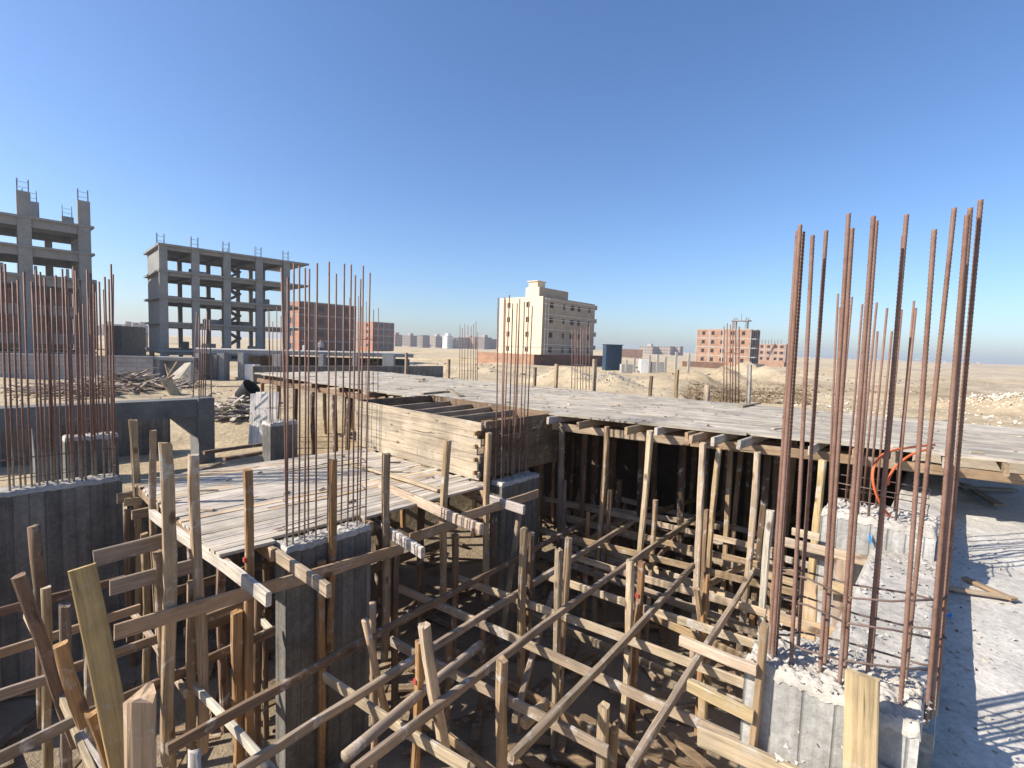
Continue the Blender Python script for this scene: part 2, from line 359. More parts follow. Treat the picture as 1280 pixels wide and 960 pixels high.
mb = MB(); uvbox(mb, 1.26, 4.3, 6.97, 7.1, -2.15, -.28); mb.build('wall_body', M['conc_dark'], bw)  # added wall keeps low sun out from under the lower deck
bw = thing('retaining_wall', UV(9.3,4,-2.1), 'shade-darkened concrete basement wall at the back of the space under the big deck', 'wall')
mb = MB(); uvbox(mb, 9.12, 9.35, .39, 12, -2.15, .3); mb.build('wall_body', M['shade_wall'], bw)
def bar_pts(p0, p1, step):
    n = max(2, int((Vector(p1)-Vector(p0)).length/step)); return [Vector(p0).lerp(Vector(p1), i/n) for i in range(n+1)]
def rebar(p0, p1, root, r=.008, ribs=False):
    mb = MB()
    if ribs:
        pts = bar_pts(p0, p1, .0075); mb.tube(pts, [r*(1.10 if i % 2 else .90) for i in range(len(pts))], 7)
    else:
        d = .006; mid = Vector(p0).lerp(Vector(p1), .5)+Vector((jit(d), jit(d), 0))
        mb.tube([p0, mid, p1], r, 6)
    return mb.build('rebar', M['rust' if root.location.z < -1.9 else 'bar'], root, smooth=True)
def stirrup(pts, root, r=.004):
    mb = MB()
    for i in range(len(pts)):
        a, b = Vector(pts[i]), Vector(pts[(i+1) % len(pts)])
        mb.tube([a, a.lerp(b, .5)+Vector((jit(.012), jit(.012), jit(.015))), b], r, 5)
    return mb.build('stirrup', M['wire'], root, smooth=True)
def stub(root, u0, u1, v0, v1, z0, z1, mat, amp=.012):
    cx, cy = UV((u0+u1)/2, (v0+v1)/2, 0).xy
    mw = Matrix.Translation((cx, cy, z0)) @ GRIDROT
    mb = MB(); uvbox(mb, u0, u1, v0, v1, z0, z1-.03); o = mb.build('column_shaft', M[mat], root, mw=mw)
    mb = MB(); rough_top(mb, u0-.004, u1+.004, v0-.004, v1+.004, z1, amp, 60, 60, 19, .05); mb.build('column_top', M['conc_rough'], root, smooth=True)
    return o
# front right column
cA = thing('concrete_column', UV(2.3,.2,-2.1), 'nearest concrete column stub at lower right with board marks and tall ribbed rusty bars', 'column', 'column stubs with starter bars')
stub(cA, 2.13, 2.46, .0, .56, -2.1, .385, 'conc_form', .022)
def chunks(name, mat, n, fn, s0, s1, root=None, label=None, cat=None, kind=None):
    mb = MB()
    for _ in range(n):
        c = fn(); r = random.uniform(s0, s1)
        vs = [c + Vector((random.gauss(0,1), random.gauss(0,1), random.gauss(0,.7))).normalized()*r*random.uniform(.6,1.3) for _ in range(6)]
        mb.add(vs, [(0,1,2),(0,2,3),(0,3,4),(0,4,1),(5,2,1),(5,3,2),(5,4,3),(5,1,4)])
    o = mb.build(name, M[mat], root)
    if root is None: tag(o, label, cat, kind=kind) if not kind else tag(o, '', '', kind=kind)
    elif kind: o['kind'] = kind
    return o
chunks('concrete_crumbs', 'conc_rough', 300, lambda: UV(random.uniform(2.1,2.47), random.uniform(-.02,.57), .385+random.uniform(-.01,.02)), .003, .009, cA, kind='stuff')
barsA = [(997,288,962,812),(1000.5,281,966,818),(1004,290,970,815),(1016,294,990,825),(1033,288,998,806),(1061,267,1026,834),(1065.5,285,1032,828),(1092,270,1050,850),(1095.5,276,1056,842),
         (1133.5,268,1085,837),(1130,294,1089,832),(1168,287,1127,874),(1193,260,1131,850),(1213,260,1167,866),(1209,269,1161,872),(1226,250,1172,862)]
ptsA = []
for (tx, ty, bx, by) in barsA:
    p0 = atZ(bx, by, .40); p1 = atY(tx, ty, p0.y + .01); p0.z = .30; rebar(p0, p1, cA, .0078, True); ptsA.append((p0, p1))
for zz, dz in ((.62,.0),(.47,.02),(.74,.01)):
    P = [ptsA[0][0], ptsA[7][0], ptsA[13][0], ptsA[15][0], ptsA[12][0], ptsA[4][0]]
    stirrup([Vector((p.x, p.y, zz+jit(.02))) for p in P], cA, .0042)
c2 = thing('concrete_column', UV(4.8,.4,-2.1), 'pale board-marked column stub with the orange hose hanging on it, behind the nearest column', 'column', 'column stubs with starter bars')
stub(c2, 4.56, 5.02, .02, .72, -2.1, .42, 'conc_form', .02)
for i, (tx, ty) in enumerate([(1047.5,367),(1050,384),(1065,371),(1078,380),(1096,378),(1097,414),(1109,385),(1115,414),(1127,387),(1142.5,376),(1145,385)]):
    p1 = atU(tx, ty, (4.64, 4.93)[i % 2]); vv = max(.06, min(.68, vof(p1))); p0 = UV(uof(p1)+jit(.01), vv, .35); rebar(p0, p1, c2, .0085)
for zz in (.52,.64): stirrup([UV(4.62,.08,zz), UV(4.62,.68,zz), UV(4.96,.68,zz), UV(4.96,.08,zz)], c2)
# ------------------------------------------------------------------ columns of the left and middle
def column(label, u0, u1, v0, v1, ztop, tops, mat='conc_dark', r=.008, rows=None, zst=(.15,.35,.6), zb=-2.15):
    c = thing('concrete_column', UV((u0+u1)/2, (v0+v1)/2, zb), label, 'column', 'column stubs with starter bars')
    stub(c, u0, u1, v0, v1, zb, ztop, mat, .014)
    for i, (tx, ty) in enumerate(tops):
        vv = (v0+.045, v1-.045)[i % 2]
        p1 = atV(tx, ty, vv); uu = max(u0+.03, min(u1-.03, uof(p1))); p0 = UV(uu, vv, ztop-.06); p1 = UV(max(uu-.045, min(uu+.045, uof(p1))), vv+jit(.015), p1.z); rebar(p0, p1, c, r*random.uniform(.92,1.05))
    for zz in zst:
        stirrup([UV(u0+.04,v0+.04,ztop+zz+jit(.03)), UV(u1-.04,v0+.04,ztop+zz+jit(.03)), UV(u1-.04,v1-.04,ztop+zz), UV(u0+.04,v1-.04,ztop+zz+jit(.03))], c)
    return c
T1 = [(352,335),(359,347),(367,329),(375,332),(382,335),(387,336),(397,329),(412,327),(421,342),(429.5,330),(438,331),(445,344),(450,349),(455,332),(463,341)]
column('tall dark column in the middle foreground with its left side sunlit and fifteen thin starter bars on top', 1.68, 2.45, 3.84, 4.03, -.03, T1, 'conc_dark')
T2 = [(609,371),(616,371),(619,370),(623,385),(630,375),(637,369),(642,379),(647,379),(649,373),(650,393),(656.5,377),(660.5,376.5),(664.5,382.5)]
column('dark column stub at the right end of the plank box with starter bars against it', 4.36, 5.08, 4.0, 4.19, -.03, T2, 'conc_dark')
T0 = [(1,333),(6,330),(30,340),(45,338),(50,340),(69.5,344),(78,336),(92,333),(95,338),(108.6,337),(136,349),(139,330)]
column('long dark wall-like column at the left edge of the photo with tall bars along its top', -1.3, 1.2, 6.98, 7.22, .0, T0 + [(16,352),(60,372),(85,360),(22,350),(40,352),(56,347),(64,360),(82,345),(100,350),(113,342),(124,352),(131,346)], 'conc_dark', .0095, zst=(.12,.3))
T0b = [(117,355),(120,365),(129,362),(142,343),(112,372),(104,380),(99,391),(88,402)]
ub = uof(atV(80,547,7.95)); ue = uof(atV(147,547,7.95))
column('short column stub with a pale left side standing behind the long dark wall on the left', ub, ue, 7.9, 8.12, atV(80,547,7.95).z, T0b, 'conc_dark', .0085, zst=(.2,.45), zb=-1.5)
pm = atV(340,529,7.1)
column('small column stub with thin bars at the back of the lower plank deck', uof(atV(338,529,7.12)), uof(atV(372,529,7.12)), 7.12, 7.4, pm.z, [(332,385),(337,390),(341,402),(346,383),(351,395),(357,388)], 'conc_dark', .006, zst=(.2,.5), zb=-1.6)
# bar clusters standing on the far parts of the big deck
def cluster(label, zb, bars, r=.008, spread=.2):
    base = atZ(bars[0][0], bars[0][2], zb)
    c = thing('rebar_cluster', base, label, 'rebar', 'bundles of starter bars on the big deck')
    P = []
    for i, (x, yt, yb) in enumerate(bars):
        p0 = atZ(x-.5, yb+(i % 2)*1.6-.8, zb); p1 = atY(x, yt, p0.y); P.append(p0); rebar(p0, p1, c, r)
    for zz in (.25,.6,1.0):
        stirrup([Vector((P[0].x,P[0].y,zb+zz)), Vector((P[-1].x,P[-1].y,zb+zz)), Vector((P[-2].x,P[-2].y,zb+zz)), Vector((P[1].x,P[1].y,zb+zz))], c, .003)
cluster('sheaf of thin bars at the far left corner of the plank box', .66, [(437,372,499),(443,378,500),(448,370,499),(452,383,499),(458,377,498),(462,390,498),(467,387,498),(473,385,497)], .007)
cluster('bundle of starter bars at the back of the big deck nearest the distant city', .66, [(575,406,474),(578,410,474),(581,405,475),(585,407,475),(589,408,475),(592,405,475),(595,402,476),(597,415,476)], .009)
cluster('bundle of starter bars on the big deck in front of the cream building', .66, [(715,412,487),(719,410,487),(722,414,488),(726,409,488),(729,411,488),(733,410,488),(737,405,488)], .009)
cluster('bundle of starter bars on the big deck in front of the pink brick building', .66, [(905,408,503),(909,404,504),(913,406,505),(916,402,505),(920,404,505),(924,408,505)], .010)
# ------------------------------------------------------------------ plank decks
def plank_field(mb, corner, dx, dy, length, width, z, pw=.105, th=.024, gap=.004, cut=None, wob=.003):
    """planks along dx, laid side by side along dy"""
    n = int(width/pw)
    for i in range(n):
        x = random.uniform(-2.2, 0)
        while x < length:
            L = random.uniform(1.8, 3.4); x0 = max(x, jit(.03)); x1 = min(x+L-.004, length+jit(.04)); x += L
            if x1-x0 < .15: continue
            y0 = i*pw+gap/2; y1 = (i+1)*pw-gap/2
            segs = [(x0, x1)]
            if cut: segs = cut(x0, x1, (y0+y1)/2)
            for (a, b) in segs:
                if b-a < .1: continue
                k = random.uniform(.86, 1.09); tint = (k, k*random.uniform(.96,1.0), k*random.uniform(.90,.99))
                if random.random() < .10: tint = (k*1.1, k*.92, k*.70)
                c = corner + dx*((a+b)/2) + dy*((y0+y1)/2); c = Vector((c.x, c.y, z - th/2 + jit(wob)))
                mb.box(c, dx*((b-a)/2) + UP*jit(wob), dy*((y1-y0)/2)+UP*jit(wob*.5), UP*(th/2), tint)
def grid_mw(p, dx):
    dy = UP.cross(dx); return Matrix.Translation(p) @ Matrix((dx, dy, UP)).transposed().to_4x4()
deckcol = (.50,.46,.40,1)
sd = thing('formwork_deck', UV(1.25,3.98,-.12), 'lower plank deck around the middle column, planks running away to the right', 'deck')
def cut_small(x0, x1, y):
    # planks stop at the column
    out = []
    u0 = 1.25+x0; u1 = 1.25+x1; v = 3.98+y
    if v < 4.10:
        if u0 < 1.66: out.append((x0, min(x1, .41)))
        if u1 > 2.47: out.append((max(x0, 1.22), x1))
        return out
    return [(x0, x1)]
mb = MB(); plank_field(mb, UV(1.25,3.98), A, B, 2.86, 2.8, 0.0, pw=.085, gap=.007, cut=cut_small)
o = mb.build('plank_deck', M['plank'], sd, mw=grid_mw(UV(1.25,3.98,0), A)); o.color = deckcol
for u in (1.28, 1.62, 2.5, 3.3, 3.95):
    timber('joist', UV(u,3.9,-.078), UV(u,6.75,-.078), .045, .1, 'tan', '', parent=sd, side=A, mat=M['board'])
for v in (5.0, 6.0, 6.7):
    timber('bearer', UV(1.1,v,-.18), UV(4.1,v,-.18), .05, .1, 'grey', '', parent=sd, side=B, mat=M['board'])
# the box of planks standing on the lower deck, level with the big deck
bx = thing('formwork_box', UV(4.2,5.6,0), 'long open-topped box of horizontal pale planks standing between the two decks', 'formwork')
mb = MB()
for i in range(7):
    z0 = i*.101
    x = 4.22-jit(.02); 
    cuts = [4.20+jit(.015) + (.03 if i % 2 else -.02), random.uniform(5.2,6.2), 6.98+jit(.03)]
    for a, b in zip(cuts, cuts[1:]):
        k = random.uniform(.8, 1.12); mb.box(UV(4.16+jit(.003), (a+b)/2, z0+.05), A*.0125, B*((b-a)/2-.002), UP*.0485, (k, k*.96, k*.86))
o = mb.build('front_panel', M['plank'], bx, mw=grid_mw(UV(4.16,4.2,0), B)); o.color = (.45,.40,.335,1)
for i in range(4): # stub ends of cross boards showing at the right corner
    timber('cross_board', UV(4.10,4.24+.001*i,.09+i*.16), UV(4.19,4.24,.09+i*.16), .03, .05, 'orange', '', parent=bx, side=B, mat=M['board'])
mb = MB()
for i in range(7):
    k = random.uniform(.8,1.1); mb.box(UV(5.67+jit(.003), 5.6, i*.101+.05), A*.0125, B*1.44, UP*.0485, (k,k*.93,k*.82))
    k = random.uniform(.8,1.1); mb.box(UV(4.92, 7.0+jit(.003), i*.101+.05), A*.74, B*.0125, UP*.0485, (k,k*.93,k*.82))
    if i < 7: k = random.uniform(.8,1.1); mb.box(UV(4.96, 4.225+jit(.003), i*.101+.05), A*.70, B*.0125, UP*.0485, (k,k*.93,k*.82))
o = mb.build('inner_panels', M['plank'], bx, mw=grid_mw(UV(4.16,4.2,0), B)); o.color = (.20,.15,.11,1)  # darker plank colour stands in for shade on the inner sides
mb = MB(); plank_field(mb, UV(4.18,4.24), B, -A, 2.7, 0.0, .02)
for i in range(13):
    k = random.uniform(.7,1.1); mb.box(UV(4.24+i*.112, 5.6, .04), A*.054, B*1.36, UP*.012, (k,k*.93,k*.82))
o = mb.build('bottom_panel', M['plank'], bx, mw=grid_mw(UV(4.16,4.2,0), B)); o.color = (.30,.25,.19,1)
for v in (4.36, 4.95, 5.45, 5.9, 6.45):
    timber('cross_joist', UV(4.18,v,.60+jit(.02)), UV(5.72,v+.06,.61+jit(.02)), .05, .10, 'grey', '', parent=bx, side=B, mat=M['board'])
for v in (4.7, 5.2, 6.2):
    timber('tie_board', UV(4.18,v,.42), UV(5.66,v,.42), .03, .09, 'brown', '', parent=bx, side=B, mat=M['board'])
# the big deck
E0 = UV(5.36,4.62,0); E1 = UV(6.74,-.88,0); ED = (E1-E0).normalized(); EN = UP.cross(ED)      # near edge, running to the right; EN points away
LD = (E1-E0).length
bd = thing('formwork_deck', UV(7.5,4,.3), 'wide pale plank deck stretching from the box to the right edge of the photo', 'deck')
ZD = .71
def in_deck(u, v):
    ub = 9.15 + (7.62-v)*.135 if v < 7.62 else 9.15-(v-7.62)*.06
    if u > ub: return False
    if v > 13.9 or v < -1.05: return False
    if v >= 7.03: return u > 5.22 + .0*(v-7)
    if v >= 4.24: return u > 5.72
    ue = 5.36 + (4.62-v)*.251
    return u > ue
mb = MB(); o0 = UV(5.0, 14.6)
for i in range(62):      # planks run along the near edge direction
    y = i*.105
    x = random.uniform(-3, 0)
    while x < 19:
        L = random.uniform(2.2, 3.8); a = x; b = x+L-.004; x += L
        st = .04; run = None; n = int((b-a)/st)
        def P(t): return o0 + ED*t + EN*(y-2.2)
        s = a
        while s < b:
            p = P(s); ok = in_deck(A.dot(p), B.dot(p))
            if ok and run is None: run = s
            if (not ok or s+st >= b) and run is not None:
                e = s
                if e-run > .12:
                    k = random.uniform(.80, 1.10); tint = (k, k*random.uniform(.96,1.0), k*random.uniform(.88,.99))
                    c = P((run+e)/2); mb.box(Vector((c.x,c.y,ZD-.012+jit(.003))), ED*((e-run)/2-.001)+UP*jit(.003), EN*.0505, UP*.012, tint)
                run = None
            s += st
o = mb.build('plank_deck', M['plank'], bd, mw=grid_mw(o0+UP*ZD, ED)); o.color = (.46,.43,.375,1)
# joists under the big deck (some stick out past the near edge) and the bearer below them
for i, (px, out) in enumerate([(690,.16),(735,.24),(796,.30),(822,.10),(866,.18),(878,.32),(902,.30),(938,.34),(1020,.22),(1070,.05),(1120,.05),(1180,.05),(1250,.12)]):
    p = atZ(px, 517+(px-660)*.1016+3, ZD-.05); d = p - E0; t = d.dot(ED); q0 = E0 + ED*t
    u0 = A.dot(q0); v0 = B.dot(q0)
    timber('joist', UV(u0-out, v0+jit(.02), ZD-.078), UV(9.0, v0+jit(.05), ZD-.078), .04, .10, random.choice(['grey','bleached','tan']), '', parent=bd, side=B, mat=M['board'])
q = E0+EN*.16; timber('bearer', Vector((q.x,q.y,ZD-.185))-ED*.1, Vector((q.x,q.y,ZD-.185))+ED*(2.3), .045, .11, 'pale', '', parent=bd, side=EN, mat=M['board'])
timber('bearer', Vector((q.x,q.y,ZD-.19))+ED*2.32, Vector((q.x,q.y,ZD-.19))+ED*(LD+.1), .045, .11, 'tan', '', parent=bd, side=EN, mat=M['board'])
for v in (7.3, 8.2, 9.3, 10.5, 11.8, 13): timber('joist', UV(5.14,v,ZD-.078), UV(8.9,v,ZD-.078), .045, .1, 'brown', '', parent=bd, side=B, mat=M['board'])
timber('bearer', UV(5.3,6.95,ZD-.185), UV(5.3,13.8,ZD-.185), .05, .11, 'brown', '', parent=bd, side=A, mat=M['board'])
for u in (6.6, 7.9): timber('bearer', UV(u,.5,ZD-.185), UV(u,13.5,ZD-.185), .05, .11, 'brown', '', parent=bd, side=A, mat=M['board'])
mb = MB()
for _ in range(70):
    u = random.uniform(5.8, 9.2); v = random.uniform(-.8, 13)
    if not in_deck(u+.0, v): continue
    p = UV(u, v, ZD+.012); t = random.uniform(0, 3.14); d = Vector((math.cos(t), math.sin(t), 0)); L = random.choice([.04,.05,.06,.1,.25]); k = random.uniform(.8, 1.4)
    mb.box(p, d*L/2, d.cross(UP)*random.uniform(.006,.02), UP*.006, (k, k*.95, k*.88))
for _ in range(12):
    p = UV(random.uniform(1.4,4.0), random.uniform(4.3,6.7), .014); t = random.uniform(0, 3.14); d = Vector((math.cos(t), math.sin(t), 0)); L = random.choice([.03,.05,.1,.25]); k = random.uniform(.5, 1.2)
    mb.box(p, d*L/2, d.cross(UP)*random.uniform(.006,.02), UP*.008, (k, k*.95, k*.88))
o = mb.build('wood_scraps', M['plank'], mw=Matrix.Identity(4)); o.color = (.46,.40,.32,1); tag(o, '', '', kind='stuff')
# ------------------------------------------------------------------ posts
ZF = -2.12
def post(px, py, col, label, v=None, Y=None, w=.075, zb=ZF, name='timber_post', bottom=None, group=None, **k):
    p = atV(px, py, v) if v is not None else atY(px, py, Y)
    if bottom: b = (atV(bottom[0], bottom[1], v) if v is not None else atY(bottom[0], bottom[1], Y))
    else: b = Vector((p.x+jit(.02), p.y+jit(.02), zb))
    w *= .78
    return timber(name, b, p, w, w*k.pop('asp',1.0), col, label, 'post', group, ragged=k.pop('ragged',.006), **k)
G1 = 'upright posts in front of the lower deck'
# upper posts standing up past the lower deck, left to right
row = [(168,525,6.62,'tan','leftmost post standing beside the end of the long dark wall',-1.9,.085,{}),
 (191,538,5.65,'tan','second post from the left, thin, at the corner of the lower deck',-1.9,.072,{}),
 (207,555,3.76,'tan','thick weathered post with a dark split head at the left corner of the lower deck',-1.25,.088,dict(ragged=.02)),
 (244.5,568,3.76,'tan','narrow tan post just right of the thick split-headed one',-1.3,.075,{}),
 (309,588,3.76,'orange','orange-brown post with a red paint mark in front of the lower deck',-1.5,.072,dict(red=.66)),
 (417,574,3.78,'orange','orange-brown post standing against the front of the tall dark column',-1.0,.072,{}),
 (485,567,3.76,'tan','round-topped weathered post just right of the tall dark column',-1.3,.075,{}),
 (559.5,550,3.76,'tan','tan post in front of the pale plank box',-1.1,.08,{}),
 (611,541,3.74,'tan','post standing against the right corner of the plank box',-1.2,.075,{})]
for (px, py, v, c, lab, zb, w, k) in row: post(px, py, c, lab, v=v, w=w, zb=zb, group=G1, **k)
G2 = 'lower posts lapped beside the upper posts'
for (px, py, v, c, lab, w) in [(158,637,6.6,'brown','lower brown post lapped beside the post at the end of the long dark wall',.08),
 (181,667,5.63,'tan','lower post lapped beside the thin post at the corner of the lower deck',.075),
 (203,690,3.84,'tan','lower post lapped on the left of the thick split-headed post',.078),
 (237.5,727,3.80,'tan','lower post with a notched head on the left of the narrow tan post',.07),
 (297,763,3.80,'orange','lower post lapped left of the red-marked orange post',.085),
 (403,700,3.79,'orange','lower post lapped left of the orange-brown post on the tall dark column',.07),
 (495,688,3.79,'brown','lower post lapped right of the round-topped weathered post',.07),
 (569,668,3.79,'brown','lower post lapped right of the tan post before the plank box',.075),
 (619,645,3.77,'brown','lower post lapped right of the post at the corner of the plank box',.07)]:
    post(px, py, c, lab, v=v, w=w, group=G2)
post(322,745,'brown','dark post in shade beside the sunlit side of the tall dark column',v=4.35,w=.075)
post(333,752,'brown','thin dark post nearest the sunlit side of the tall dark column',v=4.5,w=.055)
# free-standing posts in the pit
G3 = 'free-standing posts in the pit'
for (px, py, v, c, lab, w, k) in [
 (630,824,2.17,'tan','square bleached post standing alone at the bottom centre of the photo',.085,dict(ragged=.01)),
 (656.5,661,2.9,'tan','left post of the lapped pair before the dark column at the plank box',.08,{}),
 (665,666,2.95,'brown','right, darker post of the lapped pair before the dark column at the plank box',.065,{}),
 (700,687,2.5,'grey','left rounded post of the lapped pair in the middle of the pit',.07,dict(ragged=.015)),
 (709,672,2.55,'tan','right, taller post of the lapped pair in the middle of the pit',.07,{}),
 (789,700,2.05,'pale','left, cement-splashed post of the lapped pair right of the pit centre',.078,dict(ragged=.02)),
 (800,702,2.08,'orange','right, orange post with a red mark of the lapped pair right of the pit centre',.078,dict(red=.32)),
 (757,882,1.62,'pale','taller bleached post of the pair at the bottom of the photo right of centre',.085,dict(ragged=.015)),
 (768,907,1.60,'tan','shorter frayed post of the pair at the bottom of the photo right of centre',.075,dict(ragged=.03)),
 (883,722,1.62,'orange','splintered orange post stub below the right part of the big deck',.062,dict(ragged=.06)),
 (880,865,1.42,'tan','lower post under the short loose boards left of the nearest column',.085,{}),
 (468.5,753,3.3,'tan','round-headed post just right of the foot of the tall dark column',.08,dict(log=True)),
 (524,800,2.55,'orange','orange post half hidden behind the leaning round-headed post',.065,dict(red=.28)),
 (561,800,3.2,'brown','slim brown post in the shade behind the leaning round-headed post',.06,{}),
 (605,770,3.3,'brown','slim dark post in the shade left of the bleached post',.06,{})]:
    post(px, py, c, lab, v=v, w=w, group=G3, **k)
# leaning posts
post(455,776,'tan','leaning gnarled log with an orange head right of the tall dark column',v=3.0,w=.075,bottom=(487,905),log=True)
post(531,781,'pale','leaning round-headed post with cement splashes left of the bleached post',v=2.4,w=.085,bottom=(555,945),ragged=.01)
post(871,735,'tan','leaning broken post below the right part of the big deck',v=1.66,w=.07,bottom=(886,858),ragged=.03)
post(648,640,'grey','leaning grey prop behind the lapped pair at the plank box end',v=3.6,w=.07,bottom=(628,800))
G4 = 'posts and logs in the left corner of the pit'
post(43,658,'brown','thick round brown post standing against the long dark wall',v=5.3,w=.115,bottom=(58,905),log=True,group=G4)
post(54,735,'yellow','thin yellowish post behind the leaning logs in the left corner',v=4.7,w=.07,group=G4)
post(77.5,757,'grey','split grey post right of the thin yellowish post in the left corner',v=4.6,w=.078,group=G4,ragged=.015)
post(110,773,'grey','grey post seen behind the leaning yellow plank',v=4.1,w=.075,group=G4)
post(21,720,'brown','long dark log leaning right in the left corner with a cement-capped head',v=4.3,w=.085,bottom=(98,930),group=G4)
post(74,806,'orange','square brown log with a flat sawn head leaning right in the left corner',v=3.3,w=.08,bottom=(106,905),group=G4)
post(118,890,'orange','lowest leaning log at the bottom left, cut off by the photo edge',v=2.9,w=.085,bottom=(150,985),group=G4,ragged=.015)
post(183,872,'tan','big rough-headed post nearest the viewer at the bottom left',v=1.72,w=.10,group=G4,ragged=.018)
post(247,934,'bleached','broken cement-crusted stub at the bottom left of centre',v=2.2,w=.07,group=G4,ragged=.018,log=True)
p0 = atV(156,965,2.75); p1 = atV(102.5,709,2.9)
timber('plank', p0, p1, .10, .026, (.43,.305,.135), 'broad clean yellow plank leaning across the left corner of the pit', 'plank', side=A, mat=M['board'], rough=.4)
# ------------------------------------------------------------------ boards and braces
def brace(a, b, z, col, label, h=.085, w=.03, z2=None, **k):
    p = atZ(a[0], a[1], z); q = atZ(b[0], b[1], z if z2 is None else z2); d = (q-p).normalized()
    return timber(k.pop('name','brace'), p, q, w, h, col, label, k.pop('cat','brace'), k.pop('group','long braces across the pit'), side=UP.cross(d), mat=M['wood'], **k)
def vboard(a, b, v, col, label, h=.1, w=.025, **k):
    p = atV(a[0], a[1], v); q = atV(b[0], b[1], v)
    return timber(k.pop('name','board'), p, q, w, h, col, label, 'board', k.pop('group','boards fixed along the lower deck'), side=B, mat=M['board'], **k)
vboard((117,699),(206,675),3.86,'grey','short grey board, topmost of the three boards left of the lower deck')
vboard((137,735),(243,707),3.84,'grey','grey board in the middle of the three boards left of the lower deck')
vboard((143,793),(504,684),3.68,'tan','longest tan board crossing in front of the tall dark column')
vboard((512,673),(571,654),3.68,'tan','short tan board joining the ledger right of the tall dark column')
vboard((577,647),(672,617),3.68,'tan','tan board at the right end of the ledger below the plank box')
vboard((155,628),(177,626),6.5,'yellow','small yellow offcut nailed to the post at the end of the long dark wall', h=.085)
for (a, b, za, c, lab) in [
 ((190,640),(335,751),-.09,'bleached','cement-splashed joist poking out in front of the red-marked post'),
 ((336,686),(411,739),-.09,'pale','pale joist end poking out across the head of the tall dark column'),
 ((458,648),(528,691),-.13,'bleached','notched whitewashed joist end right of the tall dark column'),
 ((474,606),(603,661),.02,'pale','long pale board lying on the lower deck with its end poking out'),
 ((578,613),(655,638),-.12,'bleached','whitish joist end below the right corner of the plank box')]:
    brace(a, b, za, c, lab, h=.10, w=.04, group='joist ends poking out of the lower deck', name='joist', cat='joist')
brace((433,577),(549,613),.03,'pale','loose pale batten lying on the lower deck parallel to the plank box', h=.03, w=.08, group='loose boards on the decks', name='board', cat='board')
ZA = -.72; ZB = -.83
for (a, b, lab, c) in [
 ((208,938),(747,643),'longest dark brace, rising from bottom left past the foot of the tall dark column','brown'),
 ((297,962),(790,653),'second long brace rising from the bottom edge left of centre','grey'),
 ((440,962),(805,690),'third long brace, passing behind the lapped pair in the middle of the pit','grey'),
 ((640,948),(867,708),'long brace rising from the bottom centre to the right-hand posts','grey'),
 ((788,962),(940,716),'steep brace rising from the bottom right toward the deck edge posts','grey'),
 ((790,702),(872,645),'short brace rising into the shade under the big deck','grey'),
 ((430,945),(600,806),'rounded pole with a sawn end lying across the braces left of the bleached post','grey')]:
    brace(a, b, ZA, c, lab, h=.06 if 'pole' not in lab else .07, w=.042 if 'pole' not in lab else .07, log=('pole' in lab))
brace((690,742),(642,900),-1.2,'grey','loose pole slanting down below the lapped pair in the middle of the pit',h=.06,w=.05)
brace((655,905),(683,878),-.95,'tan','short log with a torn end behind the bleached post', h=.08, w=.08, log=True)
for (a, b, lab, c) in [
 ((405,846),(585,962),'sunlit brace descending from the foot of the tall dark column','pale'),
 ((490,800),(760,941),'brace descending to the pair of posts at the bottom','grey'),
 ((498,735),(940,932),'very long sunlit brace descending across the whole pit to the nearest column','pale'),
 ((569,720),(944,861),'long brace descending behind the lapped pair right of the pit centre','pale'),
 ((678,718),(950,808),'brace in half shade, third from the big deck','pale'),
 ((700,690),(957,768),'sunlit brace, second in front of the deck edge posts','pale'),
 ((677,664),(1000,742),'sunlit brace nearest the feet of the deck edge posts','tan'),
 ((700,645),(1010,720),'brace just under the edge of the big deck','tan'),
 ((700,629),(980,690),'brace in the dappled light under the big deck','pale'),
 ((682,623),(900,660),'farthest dappled brace under the big deck','pale')]:
    brace(a, b, ZB, c, lab, h=.076, w=.028)
for i, v in enumerate((1.0, 1.9, 2.7, 3.5)):
    for j, u in enumerate((5.7, 7.2)):
        p = UV(u+jit(.1), v+jit(.1), -1.05+jit(.1)); q = UV(u+1.9, v+jit(.25), -1.0+jit(.12))
        timber('brace', p, q, .03, .085, random.choice(['grey','tan','brown']), 'short level brace between the props under the big deck', 'brace', 'level braces between the props under the big deck', side=B)
for i, u in enumerate((5.3, 5.9, 6.6, 7.4, 8.2)):
    for z in (-1.5, -1.15):
        p = UV(u+jit(.15), .6+jit(.1), z+jit(.06)); q = UV(u+jit(.15), 4.3+jit(.4), z+jit(.06))
        timber('brace', p, q, .03, .09, random.choice(['pale','tan','grey','bleached']), 'long cross brace running through the props under the big deck', 'brace', 'cross braces running through the props', side=A)
for i, u in enumerate((2.6, 3.5, 4.4)):
    p = UV(u+jit(.1), .75, -1.5+jit(.1)); q = UV(u+jit(.2), 3.6+jit(.2), -1.5+jit(.1))
    timber('brace', p, q, .03, .085, random.choice(['grey','brown','tan']), 'low cross brace near the floor in the open pit', 'brace', 'low cross braces near the pit floor', side=A)
GL = 'braces in the left corner of the pit'
for (a, b, lab, c) in [
 ((-20,771),(156,723),'topmost brace across the long dark wall','brown'),
 ((-20,823),(175,760),'second brace down in the left corner','tan'),
 ((-20,875),(72,845),'third brace down at the left edge of the photo','grey'),
 ((88,836),(205,796),'continuation brace right of the leaning yellow plank','tan'),
 ((-20,957),(104,896),'heavy grey brace lowest at the left edge','grey'),
 ((112,892),(240,836),'brace behind the big rough-headed post','brown'),
 ((250,828),(343,788),'short dark brace between the red-marked post and the tall dark column','brown'),
 ((255,774),(308,754),'short brace behind the red-marked post','tan')]:
    brace(a, b, -.72 if b[1] > 735 else -.6, c, lab, h=.07, w=.028, group=GL)
